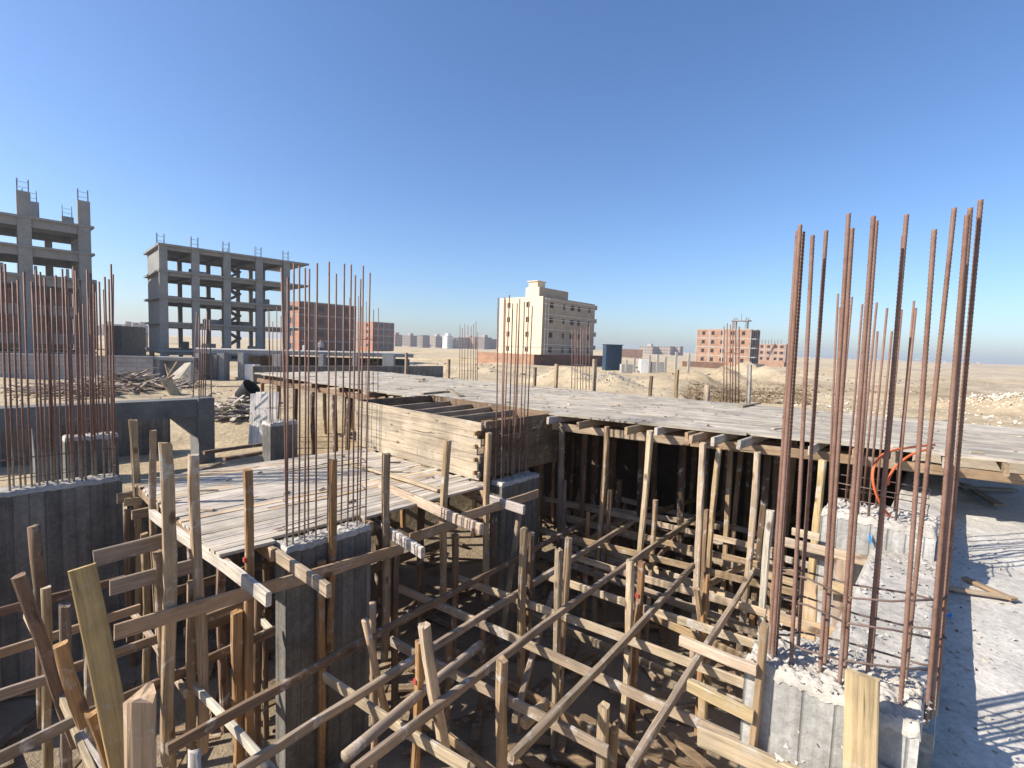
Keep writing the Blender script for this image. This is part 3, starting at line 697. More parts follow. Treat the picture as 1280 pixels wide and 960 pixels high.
for (a, b, lab, c) in [
 ((32,768),(122,972),'sunlit batten descending under the leaning logs','pale'),
 ((98,914),(135,975),'sunlit batten end beside the lowest leaning log','bleached'),
 ((165,764),(234,866),'sunlit batten descending behind the boards left of the lower deck','pale'),
 ((235,848),(350,975),'sunlit batten descending to the bottom edge left of the tall dark column','bleached'),
 ((311,757),(341,791),'short sunlit batten beside the tall dark column','bleached')]:
    brace(a, b, -.82, c, lab, h=.062, w=.032, group=GL)
# short loose boards and the batten beside the nearest column
def uboard(a, b, u, col, label, h=.1, w=.025, name='board', group='boards nailed beside the nearest column', **k):
    p = atU(a[0], a[1], u); q = atU(b[0], b[1], u)
    return timber(name, p, q, w, h, col, label, 'board', group, side=A, mat=M['board'], **k)
uboard((850,800),(946,838),2.07,'pale','short pale board, topmost of the three beside the nearest column',h=.045)
uboard((860,856),(942,896),2.07,'yellow','short yellowish board with a knot, middle of the three beside the nearest column',h=.052)
uboard((873,918),(1000,975),2.06,'pale','widest pale board, lowest of the three beside the nearest column',h=.085)
uboard((956,781),(940,945),2.10,'tan','thin upright batten along the left edge of the nearest column',h=.028,w=.04)
uboard((1078,843),(1075,990),2.05,'yellow','upright yellow board nailed over the face of the nearest column',h=.098,w=.028)
for (a, b, u, c, lab, h) in [
 ((990,664),(1024,672),4.45,'pale','short pale board left of the head of the column with the orange hose',.06),
 ((975,676),(1092,703),4.42,'pale','upper wale board across the column with the orange hose',.075),
 ((1000,690),(1050,702),4.5,'grey','short grey board under the upper wale',.05),
 ((1024,730),(1092,747),4.30,'yellow','middle wale board across the column with the orange hose',.085),
 ((960,768),(1092,807),3.6,'tan','lower wale board just behind the bars of the nearest column',.075),
 ((958,815),(1080,850),3.2,'tan','lowest wale board behind the bars of the nearest column',.07)]:
    uboard(a, b, u, c, lab, h=h, group='wale boards on the right side of the pit')
uboard((1013,728),(1009,815),3.9,'yellow','upright yellow batten behind the left bars of the nearest column',h=.09,w=.03,group='wale boards on the right side of the pit')
uboard((1052,700),(1048,830),4.40,'grey','upright grey batten below the wales of the column with the hose',h=.09,w=.03,group='wale boards on the right side of the pit')
# ------------------------------------------------------------------ props under the big deck
GP = 'props carrying the big deck'
for (px, py, Y, c, lab, w) in [
 (675,530,7.5,'brown','first prop under the big deck counted from the plank box',.085),
 (703,533,6.9,'grey','second prop under the big deck, dappled with light',.085),
 (732,538,7.3,'brown','third prop under the big deck, dappled with light',.085),
 (757,533,6.45,'tan','fourth prop, at the deck edge, its upper half sunlit',.08),
 (811,538,6.0,'pale','sunlit pale prop alone at the middle of the deck edge',.082),
 (880,554,5.45,'pale','bright prop at the deck edge carrying the third pair of joists',.085),
 (898,560,5.9,'tan','prop just right of and behind the brightest one',.078),
 (914.5,562,6.5,'tan','prop with only its middle sunlit, right of the bright pair',.078),
 (926,563,7.0,'brown','dark prop behind the half-lit one',.078),
 (946,565,5.3,'pale','tall bright prop left of the nearest bars',.08),
 (1027,575,5.2,'yellow','yellowish prop beside the column with the orange hose',.085)]:
    post(px, py, c, lab, Y=Y, w=w, group=GP, name='timber_prop')
for (px, py, Y, c, lab, w) in [(707,600,6.85,'grey','lower post lapped on the second prop under the big deck',.075),
 (763,612,6.4,'brown','lower post lapped on the fourth prop at the deck edge',.06),(819,625,5.95,'tan','lower post lapped on the pale prop at the middle of the deck edge',.06),
 (884,637,5.4,'brown','lower post lapped on the bright prop at the deck edge',.06),(964,638,4.6,'bleached','short white-painted post left of the nearest bars',.075),
 (976,636,4.9,'tan','short tan post partly behind the nearest bars',.06),(775,600,8.2,'brown','stout leaning prop in the shade under the deck',.10),
 (941,770,4.9,'orange','short orange post behind the boards beside the nearest column',.07),(735,640,6.4,'orange','slim orange prop foot in the light under the deck',.055)]:
    post(px, py, c, lab, Y=Y, w=w, group='short posts beside the props', name='timber_post')
for u in (6.7, 7.5, 8.3, 8.95):
    for i in range(15):
        v = .9 + i*.85 + jit(.15)
        if v > 6.8 and u > 8.8: continue
        p = UV(u+jit(.12), v, 0)
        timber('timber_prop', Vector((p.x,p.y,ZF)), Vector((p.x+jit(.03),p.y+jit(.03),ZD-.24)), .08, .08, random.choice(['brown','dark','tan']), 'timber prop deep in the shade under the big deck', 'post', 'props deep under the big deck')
for v in (7.25, 7.7, 8.1, 8.6, 9.2, 9.8, 10.6, 11.6, 12.6, 13.4):
    p = UV(5.28+jit(.05), v, 0)
    timber('timber_prop', Vector((p.x,p.y,-1.7)), Vector((p.x,p.y,ZD-.24)), .085, .085, random.choice(['brown','orange','dark']), 'prop under the far left edge of the big deck behind the plank box', 'post', 'props at the far left edge of the big deck')
for i, u in enumerate((1.5, 2.3, 3.1, 3.9)):
    for v in (4.9, 5.8, 6.7):
        p = UV(u+jit(.1), v+jit(.1), 0)
        timber('timber_prop', Vector((p.x,p.y,ZF)), Vector((p.x,p.y,-.23)), .075, .075, 'brown', 'timber prop hidden in the shade under the lower deck', 'post', 'props under the lower deck')
for i, v in enumerate((4.7, 5.6)):
    p = UV(1.2, v, 0); timber('brace', p+UP*-.9, UV(4.0, v, -.9), .03, .09, 'brown', 'brace in the shade under the lower deck, ' + ('nearer' if i == 0 else 'farther') + ' of the two', 'brace', 'braces under the lower deck', side=B)
# stakes standing at the back of the big deck
for (px, yt, yb, c, lab, w) in [(507,441,467,'grey','grey stake at the far left back of the big deck',.09),(560,449,471,'tan','short pale stake left of the bars nearest the distant city',.085),
 (668,459,482,'brown','dark short stake left of the cream building corner',.07),(695,455,484,'tan','tan stake in front of the red brick yard wall',.08),(743,449,488,'pale','tall pale stake left of the blue shed',.085),
 (813,470,494,'brown','dark stake beside the sand heap at the back of the deck',.07),(846,462,497,'tan','tan stake in front of the pink brick building yard',.075),(883,481,500,'pale','stout short stake at the edge of the brushwood bank',.11),
 (936,456,505,'bleached','whitish stake with a board at its foot at the back of the deck',.075)]:
    p = atZ(px, yb, .66); q = atY(px+.8, yt, p.y)
    timber('timber_stake', Vector((p.x,p.y,-.4)), q, w, w, c, lab, 'post', 'stakes along the back of the big deck', mat=M['board'])
for (a, b, lab) in [((925,508),(948,504),'short board lying at the foot of the whitish stake'),((527,492),(560,489),'thin batten lying on the big deck behind the plank box'),((563,487),(577,495),'short crosswise offcut on the big deck'),
                    ((520,473),(530,474),'small offcut lying near the back edge of the big deck')]:
    p = atZ(*a, ZD+.02); q = atZ(*b, ZD+.02); timber('board', p, q, .09, .025, 'grey', lab, 'board', 'loose boards on the decks', side=(q-p).normalized().cross(UP), mat=M['board'])
# ------------------------------------------------------------------ hose, tape and litter on the right
h = MB()
def hosepts(px):
    return [atY(x, y, Y) for (x, y, Y) in px]
def smoothpts(P, n=8):
    out = []
    for i in range(len(P)-1):
        p0 = P[max(i-1,0)]; p1 = P[i]; p2 = P[i+1]; p3 = P[min(i+2,len(P)-1)]
        for k in range(n):
            t = k/n; out.append(.5*((2*p1)+(p2-p0)*t+(2*p0-5*p1+4*p2-p3)*t*t+(3*p1-p0-3*p2+p3)*t**3))
    return out+[P[-1]]
pts = smoothpts(hosepts([(1168,556,4.0),(1140,559,3.9),(1110,565,3.8),(1095,578,3.75),(1091,598,3.7),(1097,622,3.7),(1110,643,3.72),(1123,656,3.75)]))
h.tube(pts, .0095, 8)
pts = smoothpts(hosepts([(1166,560,4.0),(1140,568,3.95),(1120,583,3.9),(1111,598,3.85),(1110,606,3.85)])); h.tube(pts, .0095, 8)
tag(h.build('orange_hose', M['orange'], loc=atY(1123,656,3.75), smooth=True), 'bright orange plastic hose looped over the bars of the pale column', 'hose')
def strip(pts, wd, label, mat='bluetape', name='plastic_strip'):
    m_ = MB(); P = smoothpts(pts, 6)
    for s in (0,):
        vs = []
        for p in P: vs += [p+UP*wd/2+A*.004*jit(1), p-UP*wd/2, p-UP*wd/2+A*.003, p+UP*wd/2+A*.003]
        fs = []
        for i in range(len(P)-1):
            for k in range(4): fs.append((i*4+k, i*4+(k+1)%4, i*4+4+(k+1)%4, i*4+4+k))
        m_.add(vs, fs)
    tag(m_.build(name, M[mat], loc=pts[0]), label, 'plastic strip', 'scraps of plastic on the right')
strip([atU(1064,746,4.25), atU(1074,750,4.24), atU(1090,759,4.25)], .05, 'blue plastic strip hanging from the middle wale board')
strip([atU(1086,669,4.53), atU(1089,678,4.52), atU(1088,674,4.53)], .05, 'small blue scrap stuck on the face of the column with the orange hose')
strip([atZ(1148,715,.05), atZ(1160,714,.06), atZ(1168,716,.04)], .09, 'dark blue plastic scrap lying in the shade beside the retaining wall')
strip([atZ(1180,770,.02), atZ(1190,769,.02)], .02, 'tiny pale blue scrap on the sunlit slab')
for (a, b, lab, c) in [((1185,735),(1270,748),'thin pale plank with a pointed end lying on the sunlit slab','pale'),((1205,722),(1268,750),'second thin plank crossing the first on the sunlit slab','tan')]:
    p = atZ(*a, .03); q = atZ(*b, .03); timber('plank', p, q, .05, .02, c, lab, 'plank', 'planks lying on the slab', side=(q-p).normalized().cross(UP), mat=M['board'])
for (a, b, lab) in [((1205,605),(1250,632),'dark board lying in the shade under the right end of the big deck'),((1200,610),(1268,612),'second dark board in the shade under the right end of the big deck')]:
    p = atZ(*a, .05); q = atZ(*b, .05); timber('board', p, q, .1, .03, 'grey', lab, 'board', 'boards in the shade under the deck end', side=(q-p).normalized().cross(UP), mat=M['board'])
def slab_pt():
    u = random.uniform(1.5, 6.5); v = -random.random()**1.5*4 - .08; p = UV(u, v); return Vector((p.x, p.y, slabz(p.x, p.y)+.004))
chunks('slab_crumbs', 'conc_rough', 900, slab_pt, .004, .02, kind='stuff')
chunks('slab_crumbs', 'clod', 160, slab_pt, .004, .014, kind='stuff')
chunks('wall_crumbs', 'conc_rough', 350, lambda: UV(random.uniform(1.2,5), random.uniform(0,.36), .225), .004, .016, kind='stuff')
# litter on the pit floor
mb = MB()
for _ in range(260):
    p = UV(random.uniform(-1,8.5), random.uniform(.7,6.8), -2.06+random.uniform(0,.06)); a_ = random.uniform(0,3.14); d = Vector((math.cos(a_), math.sin(a_), jit(.12))); L = random.uniform(.15,.9)
    s = d.cross(UP).normalized(); k = random.uniform(.6,1.2); mb.box(p, d*L/2, s*random.uniform(.02,.05), s.cross(d).normalized()*.012, (k,k*.92,k*.8))
for _ in range(120): # thicker pile in the right front of the pit
    p = UV(random.uniform(2.2,4.0), random.uniform(.6,1.9), -2.0+random.uniform(0,.25)); a_ = random.gauss(2.6,.35); d = Vector((math.cos(a_), math.sin(a_), jit(.15))); L = random.uniform(.6,1.8)
    s = d.cross(UP).normalized(); k = random.uniform(.6,1.2); mb.box(p, d*L/2, s*random.uniform(.03,.05), s.cross(d).normalized()*.015, (k,k*.92,k*.8))
o = mb.build('scrap_wood', M['plank'], mw=Matrix.Identity(4)); o.color = (.28,.22,.16,1); tag(o, '', '', kind='stuff')
# ------------------------------------------------------------------ neighbour works on the left and middle distance
def piles(name, label, c, n, rad, L0, L1, col, hz=.3):
    mb = MB()
    for _ in range(n):
        r = rad*random.random()**.6; a_ = random.uniform(0,6.28); p = Vector((c.x+r*math.cos(a_), c.y+r*.8*math.sin(a_), c.z+hz*(1-r/rad)*random.random()+.04)); t = random.uniform(0,3.14)
        d = Vector((math.cos(t), math.sin(t), jit(.35))).normalized(); s = d.cross(UP).normalized(); k = random.uniform(.65,1.15)
        mb.box(p, d*random.uniform(L0,L1)/2, s*random.uniform(.03,.06), s.cross(d)*.015, (k,k*.97,k*.92))
    o = mb.build(name, M['plank'], mw=Matrix.Translation(c)); o.color = (*col,1); return tag(o, label, 'wood pile')
def gz(p): return Vector((p.x, p.y, ground(p.x, p.y)))
piles('wood_pile', 'heap of pale broken planks on the sand left of the white sheets', gz(atZ(288,521,-.75)), 130, 1.1, .3, .9, (.62,.57,.50), .7)
piles('wood_pile', 'heap of grey timbers behind the long concrete beam on the left', gz(atZ(165,487,-.5)), 200, 2.2, .8, 2.2, (.40,.34,.28), .6)
piles('wood_pile', 'scattered timbers behind the rusty bars on the left', gz(atZ(105,494,-.5)), 90, 2.0, .6, 1.6, (.40,.33,.27), .3)
nb = thing('beam_frame', gz(UV(2.2,11.4)), 'dark coated concrete ground beam on two columns at the far left', 'concrete frame')
vN = 11.4; uA = uof(atV(-40,515,vN)); uB = uof(atV(247,499,vN)); uC = uof(atV(267,499,vN)); zt = atV(247,499,vN).z; zb = atV(200,524,vN).z
mb = MB(); uvbox(mb, uA-2, uB, vN, vN+.4, zb, zt); mb.build('beam', M['conc_blue'], nb)
mb = MB(); uvbox(mb, uB, uC, vN-.05, vN+.5, -2.0, zt+.02); mb.build('column', M['conc_blue'], nb)
u1 = uof(atV(43,560,vN)); u2 = uof(atV(76,560,vN)); mb = MB(); uvbox(mb, u1, u2, vN-.02, vN+.42, -2.0, zb); mb.build('column', M['conc_blue'], nb)
mb = MB(); n_ = A*.25+B*.0; 
mb.add([UV(uB-.45,vN+.02,zb),UV(uB,vN+.02,zb),UV(uB,vN+.02,zb-.45),UV(uB-.45,vN+.38,zb),UV(uB,vN+.38,zb),UV(uB,vN+.38,zb-.45)],[(0,2,1),(3,4,5),(0,3,5,2),(1,2,5,4),(0,1,4,3)]); mb.build('haunch', M['conc_blue'], nb)
for (x, yt) in [(246,390),(249,396),(253,408),(256,398),(259,389),(262,400)]:
    p = UV((uB+uC)/2+(x-254)*.018, vN+.1+.3*random.random(), zt-.05); q = atY(x, yt, p.y); rebar(Vector((p.x,p.y,p.z)), q, nb, .011)
for zz in (.2,.5): stirrup([UV(uB+.04,vN+.03,zt+zz),UV(uC-.04,vN+.03,zt+zz),UV(uC-.04,vN+.42,zt+zz),UV(uB+.04,vN+.42,zt+zz)], nb)
uW = uof(atV(213,545,13.2)); mb = MB(); uvbox(mb, uA-2, uW, 13.2, 13.4, -2.0, zb+.1)
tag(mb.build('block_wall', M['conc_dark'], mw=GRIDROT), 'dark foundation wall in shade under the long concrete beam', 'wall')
# white sheets, tub
ws = thing('board_stack', gz(atZ(330,556,-.75)), 'tall whitewashed shutter boards standing behind the lower deck', 'shutter boards')
for i, (x, w_) in enumerate([(318,.18),(325,.22),(333,.24),(341,.22)]):
    b0 = atY(x-2.5+i*.4, 556+i, 10.6-.18*i); t0 = atY(x+1.0, 492-2*(i%2), 10.9-.18*i)
    timber('board', b0, t0, w_, .03, (.62,.60,.56), '', parent=ws, side=Vector((1,0,0)), mat=M['board'])
p = gz(atZ(308,508,-.65)); tb = thing('plastic_tub', p, 'black round tub lying on the sand above the heap of pale planks', 'tub')
mb = MB(); ax = Vector((.75,-.1,.65)).normalized(); c0 = p+UP*.30
mb.tube([c0-ax*.25, c0-ax*.24, c0+ax*.28], [.22,.25,.33], 20, cap=False); mb.tube([c0+ax*.28, c0+ax*.22, c0-ax*.2], [.33,.30,.235], 20, cap=False)
x_ = ax.orthogonal().normalized(); y_ = ax.cross(x_)
mb.add([c0-ax*.245]+[c0-ax*.245+(x_*math.cos(k*.314)+y_*math.sin(k*.314))*.235 for k in range(20)], [(0,1+k,1+(k+1)%20) for k in range(20)]); mb.build('tub_body', M['black'], tb, smooth=True)
mb = MB(); mb.tube([c0+ax*.28+(x_*math.cos(k*.314)+y_*math.sin(k*.314))*.335 for k in range(21)], .014, 6); mb.build('rim', M['black'], tb, smooth=True)
for (a, b, lab) in [((255,566),(345,553),'long brown pole lying on the sand behind the lower deck'),((280,574),(350,562),'grey plank behind the brown pole at the back of the lower deck'),((230,594),(275,580),'board at the back left corner of the lower deck'),((270,488),(300,485),'thin pole on the sand near the black tub')]:
    p = atZ(*a, -.05); q = atZ(*b, -.05)
    if 'tub' in lab: p = gz(atZ(*a, -.6))+UP*.05; q = gz(atZ(*b, -.6))+UP*.05
    timber('pole', p, q, .07, .05, 'brown' if 'brown' in lab else 'grey', lab, 'pole', 'poles behind the lower deck')
# grey block wall on the left
pw0 = atY(-30,441,21.5); pw1 = atY(192,441.5,24)
def wall_between(name, p0, p1, th, z0, z1, mat, label, cat='wall'):
    d = (Vector((p1.x,p1.y,0))-Vector((p0.x,p0.y,0))); L = d.length; d.normalize(); n_ = UP.cross(d)
    mb = MB(); mb.box(Vector(((p0.x+p1.x)/2,(p0.y+p1.y)/2,(z0+z1)/2)), d*L/2, n_*th/2, UP*(z1-z0)/2)
    o = mb.build(name, M[mat], mw=grid_mw(Vector((p0.x,p0.y,z0)), d))
    return tag(o, label, cat) if label else o
wall_between('block_wall', pw0, pw1, .3, -1.4, pw0.z, 'block', 'long grey block wall in front of the tall concrete frame on the left')
# low unfinished foundation structure in the middle distance
fs = thing('foundation_frame', gz(atY(280,478,24)), 'unfinished ground floor of pale beams and stub columns below the wide concrete frame', 'concrete frame')
def ybox(x0, y0, x1, y1, Y, dep, mat, name, Y1=None):
    """block whose camera-side face spans the given survey corners at depth Y (left) to Y1 (right)"""
    Y1 = Y if Y1 is None else Y1
    a0 = atY(x0, y0, Y); b0 = atY(x1, y0, Y1); z0 = atY(x0, y1, Y).z; z1 = a0.z
    d = Vector((b0.x-a0.x, b0.y-a0.y, 0)); L = d.length; d.normalize(); n_ = UP.cross(d)
    c = Vector(((a0.x+b0.x)/2,(a0.y+b0.y)/2,(z0+z1)/2)) + n_*dep/2
    mb = MB(); mb.box(c, d*L/2, n_*dep/2, UP*(z1-z0)/2); return mb.build(name, M[mat], fs)
ybox(243,436,517,441.5,25,3.5,'conc_pale','slab_edge',31)
ybox(191,446,243,450,24,.8,'conc_pale','beam',24.6)
for (x0,x1,y0,Y) in [(191,199,450,24),(243,250,441,25),(271,280,441,25.4),(297,304,441,25.7),(340,350,443,26.3),(398,404,443,27.6),(440,446,443,28.6),(478,492,443,29.6)]: ybox(x0,y0,x1,482 if x0 < 310 else 475,Y,.5,'conc_frame','column')
ybox(199,451,243,482,24.6,.2,'conc_frame','infill_wall'); ybox(250,443,271,482,25.3,.2,'conc_dark','infill_wall'); ybox(300,455,318,482,25.8,.6,'white','infill_wall')
ybox(304,444,512,476,29.5,.2,'conc_dark','infill_wall',33)
mb = MB(); vW = 17.5; 
o_ = atY(315,458,23.5); o1 = atY(552,456.5,31)
lw = wall_between('block_wall', o_, o1, .35, -1.4, .30, 'conc_dark', 'long low dark wall just behind the big deck'); 
# thin wooden props leaning at the left foundation
for (x0,y0,x1,y1,lab) in [(205,478,222,452,'thin pole leaning left in the foundation yard'),(213,478,207,455,'thin pole leaning right in the foundation yard'),(228,477,229,458,'short upright pole in the foundation yard')]:
    p = atY(x0,y0,22.5); q = atY(x1,y1,22.8); timber('pole', p, q, .07, .07, 'tan', lab, 'pole', 'poles in the foundation yard')
ys_ = atY(232,468,22); mb = MB()
mb.add([ys_+Vector(v) for v in [(-.7,0,-.1),(-.2,-.3,-.35),(.35,-.2,-.45),(.5,.2,.1),(.25,0,.55),(-.1,.1,.5),(-.25,.35,.1),(.3,.4,-.3)]], [(0,1,5),(1,2,4),(1,4,5),(2,3,4),(0,5,6),(5,4,6),(4,3,7),(4,7,6),(0,6,1),(6,7,2),(6,2,1),(2,7,3)])
tag(mb.build('rubble_block', M['rubble'], loc=ys_), 'pale broken block leaning in the foundation yard', 'rubble')
ys_ = atY(216,488,17); mb = MB(); mb.box(ys_, Vector((.2,.05,-.33)), Vector((.05,.16,.03)), Vector((.02,0,.015)))
py_ = (mb.build('plywood_offcut', M['board'], loc=ys_), 'small yellowish panel leaning on the heap of grey timbers', 'panel'); py_[0].color = (.46,.36,.2,1); tag(*py_)
# ------------------------------------------------------------------ concrete skeleton buildings
def fbox(mb, o, u0, u1, v0, v1, z0, z1): mb.box(o+A*(u0+u1)/2+B*(v0+v1)/2+UP*((z0+z1)/2-o.z), A*(u1-u0)/2, B*(v1-v0)/2, UP*(z1-z0)/2)
def skeleton(label, o, ulist, depth, levels, over, cw, zb, rooftops, cd=.4, beam=.5, bar=True):
    R = thing('concrete_frame_building', Vector((o.x,o.y,zb)), label, 'unfinished building')
    u0 = ulist[0]-over[0]; u1 = ulist[-1]+over[1]
    for z in levels:
        mb = MB(); fbox(mb, o, u0, u1, -over[2], depth+.3, z-.22, z)
        fbox(mb, o, ulist[0], ulist[-1], 0.03, .3, z-beam-.1, z-.22); fbox(mb, o, ulist[0], ulist[-1], depth-.3, depth-.03, z-beam-.1, z-.22)
        for u in ulist: fbox(mb, o, u-.12, u+.12, .3, depth-.3, z-beam, z-.22)
        mb.build('floor_slab', M['conc_frame'], R)
    for u in list(ulist) + [(p+q)/2 for p, q in zip(ulist, ulist[1:])]:
        for v in ((0, depth) if u in ulist else (depth,)):
            k = 0 if v == 0 else cw*.45
            mb = MB(); fbox(mb, o, u-cw/2+k, u+cw/2+k*.2, v-.18 if v == 0 else v-cd/2, v+cd-.18 if v == 0 else v+cd/2, zb-2, levels[-1]-.01); mb.build('column', M['conc_frame'], R)
    for (u, v, h_, w_) in rooftops:
        mb = MB(); fbox(mb, o, u-w_/2, u+w_/2, v-.18, v+.5, levels[-1], levels[-1]+h_); 
        if h_ > .1: mb.build('column', M['conc_frame'], R)
        for k in range(4):
            m2 = MB(); p = o+A*(u+(k%2-.5)*w_*.8)+B*(v+.1+(k//2)*.4); z0 = levels[-1]+h_-.02
            m2.tube([Vector((p.x,p.y,z0)), Vector((p.x+jit(.05),p.y,z0+1.25))], .028, 5); m2.build('rebar', M['wire'], R)
        for zz in (.4,.9):
            z0 = levels[-1]+h_+zz; m2 = MB(); p = o+A*(u-w_*.4)+B*(v+.1); q_ = o+A*(u+w_*.4)+B*(v+.1); m2.tube([Vector((p.x,p.y,z0)),Vector((q_.x,q_.y,z0))], .02, 5); m2.build('stirrup', M['wire'], R)
    return R
A0_, B0_ = A, B; GA2 = math.radians(46.0); A = Vector((math.sin(GA2), math.cos(GA2), 0)); B = Vector((-math.cos(GA2), math.sin(GA2), 0))   # this building is turned a little
c2p = atZ(205,441,-.3); v0 = vof(c2p); o2 = UV(0,v0,-.3); U_ = lambda x: uof(atV(x, 400, v0))
ul = [U_(205), U_(245), U_(284), U_(324), U_(358)]
lv = [atV(205, y, v0).z for y in (437,402,370,337,304.5)]
dep = abs(vof(atU(186.5,400,ul[0]))-v0)
B2 = skeleton('wide grey concrete skeleton of five floors standing alone left of the middle', o2, ul, 9.5, lv, (.45, U_(385)-ul[-1], .35), .75, -.6, [(ul[0],1,0.0,.8),(ul[1],0,0.0,.8),(ul[2],0,0,.8),(ul[2]+1.2,5,0,.7),(ul[3],0,0,.8),(ul[4],0,0,.8)])
mb = MB() # stairs seen through the frame
for i in range(4):
    z0 = lv[i]; z1 = lv[i+1]; um = ul[2]+1.9
    for s in (0,1):
        a_ = o2+A*(um-1.1 if s == 0 else um+1.1)+B*(6.0+s*1.3); b_ = o2+A*(um+1.1 if s == 0 else um-1.1)+B*(6.0+s*1.3); zm = (z0+z1)/2
        p_ = Vector((a_.x,a_.y,z0 if s == 0 else zm)); q_ = Vector((b_.x,b_.y,zm if s == 0 else z1)); d_ = (q_-p_)
        mb.box((p_+q_)/2, d_/2, B*.6, UP*.14)
mb.build('staircase', M['conc_frame'], B2)
mb = MB() # block side wall on the left end
for i in range(4): fbox(mb, o2, ul[0]-.12, ul[0]+.12, 1.0, 8.6, lv[i], lv[i+1]-.5 if i > 2 else lv[i+1]-.22)
mb.build('side_wall', M['conc_frame'], B2)
for i in range(4):   # blocks and rubble left on the floors
    for k in range(4):
        u = random.uniform(ul[0]+1, ul[-1]-1); v = random.uniform(1, 8); w_ = random.uniform(.4,.9); mb = MB(); fbox(mb, o2, u-w_, u+w_, v-.4, v+.4, lv[i], lv[i]+random.uniform(.3,.9)); mb.build('block_stack', M[random.choice(['brick_dark_shade','conc_pale','block'])], B2)
A, B = A0_, B0_
c1p = atZ(108,437.5,-.25); v1 = vof(c1p); o1_ = UV(0,v1,-.25); U1 = lambda x: uof(atV(x, 380, v1))
ul1 = [U1(-112), U1(-40), U1(34), U1(108)]
lv1 = [atV(108, y, v1).z for y in (440,419,385,350,316,282)]
B1 = skeleton('tall grey concrete skeleton at the left edge with columns rising above its roof', o1_, ul1, 9, lv1, (1, U1(120)-ul1[-1], .3), 1.0, -.8,
    [(ul1[2],0,atV(34,240,v1).z-lv1[-1],1.0),(ul1[2]+.9,6,2.6,1.4),(ul1[3],0,atV(108,252,v1).z-lv1[-1],1.0),(ul1[3]-.6,6,1.6,1.0)], beam=.9)
mb = MB() # brick building seen through it and behind
bk = thing('brick_building', gz(atY(60,440,75)), 'dark brick block seen through the tall concrete skeleton on the left', 'building')
bo = atY(-80,350,70); bq = atY(121,350,82)
d_ = Vector((bq.x-bo.x,bq.y-bo.y,0)); L_ = d_.length; d_.normalize(); n_ = UP.cross(d_)
def facade(root, o, d, n, W, z0, z1, wins, mat, depth, wallname='wall', frame=None, winmat='dark', th=.3):
    """wall panel with real openings; wins = list of (x0,x1,z0,z1); each window is a recessed dark pane"""
    xsb = sorted({0, W, *[round(w[i],3) for w in wins for i in (0,1)]}); zsb = sorted({z0, z1, *[round(w[i],3) for w in wins for i in (2,3)]})
    mb = MB(); P = lambda x, z, y=0: o + d*x + n*y + UP*(z-o.z)
    for i in range(len(xsb)-1):
        for j in range(len(zsb)-1):
            cx = (xsb[i]+xsb[i+1])/2; cz = (zsb[j]+zsb[j+1])/2
            if any(w[0] < cx < w[1] and w[2] < cz < w[3] for w in wins): continue
            mb.box(P(cx,cz,th/2), d*(xsb[i+1]-xsb[i])/2, n*th/2, UP*(zsb[j+1]-zsb[j])/2)
    mw = grid_mw(Vector((o.x,o.y,z0)), d); w = mb.build(wallname, M[mat], root, mw=mw)
    for wn in wins:
        if winmat is None: continue
        m2 = MB(); m2.box(P((wn[0]+wn[1])/2,(wn[2]+wn[3])/2,th-.04), d*(wn[1]-wn[0])/2, n*.03, UP*(wn[3]-wn[2])/2); m2.build('window', M[winmat], root)
    return w
def solid(root, o, d, n, W, D, z0, z1, mat, name='wall'):
    mb = MB(); c = o+d*W/2+n*D/2; mb.box(Vector((c.x,c.y,(z0+z1)/2)), d*W/2, n*D/2, UP*(z1-z0)/2); return mb.build(name, M[mat], root, mw=grid_mw(Vector((o.x,o.y,z0)), d))
wz = [1.6, 4.6, 7.6]
facade(bk, bo, d_, n_, L_, -2, 10.2, [(x, x+1.6, z, z+1.5) for x in (1.5,4.5,8,11,14,17.5,20.5,23) if x+1.7 < L_ for z in wz], 'brick_dark_shade', 8, winmat='dark')
solid(bk, bo+n_*.35, d_, n_, L_, 8, -2, 10.1, 'brick_dark_shade', 'body')
for i in range(9):
    p = bo+d_*(1+i*L_/9.5); mb = MB(); mb.box(Vector((p.x,p.y,10.8)), d_*.2, n_*.2, UP*.7); mb.build('roof_column', M['conc_frame'], bk)
h0 = atY(150,437,62); h1 = atY(168,437,62); wall_between('concrete_hut', h0, h1, 4, -1.2, atY(159,408,62).z, 'conc_blue', 'small dark grey hut standing between the two concrete skeletons', 'hut')
h0 = atY(176,437,70); h1 = atY(184,437,70); wall_between('block_wall', h0, h1, .4, -1.2, atY(180,416,70).z, 'block', 'short piece of block wall left of the wide concrete skeleton')
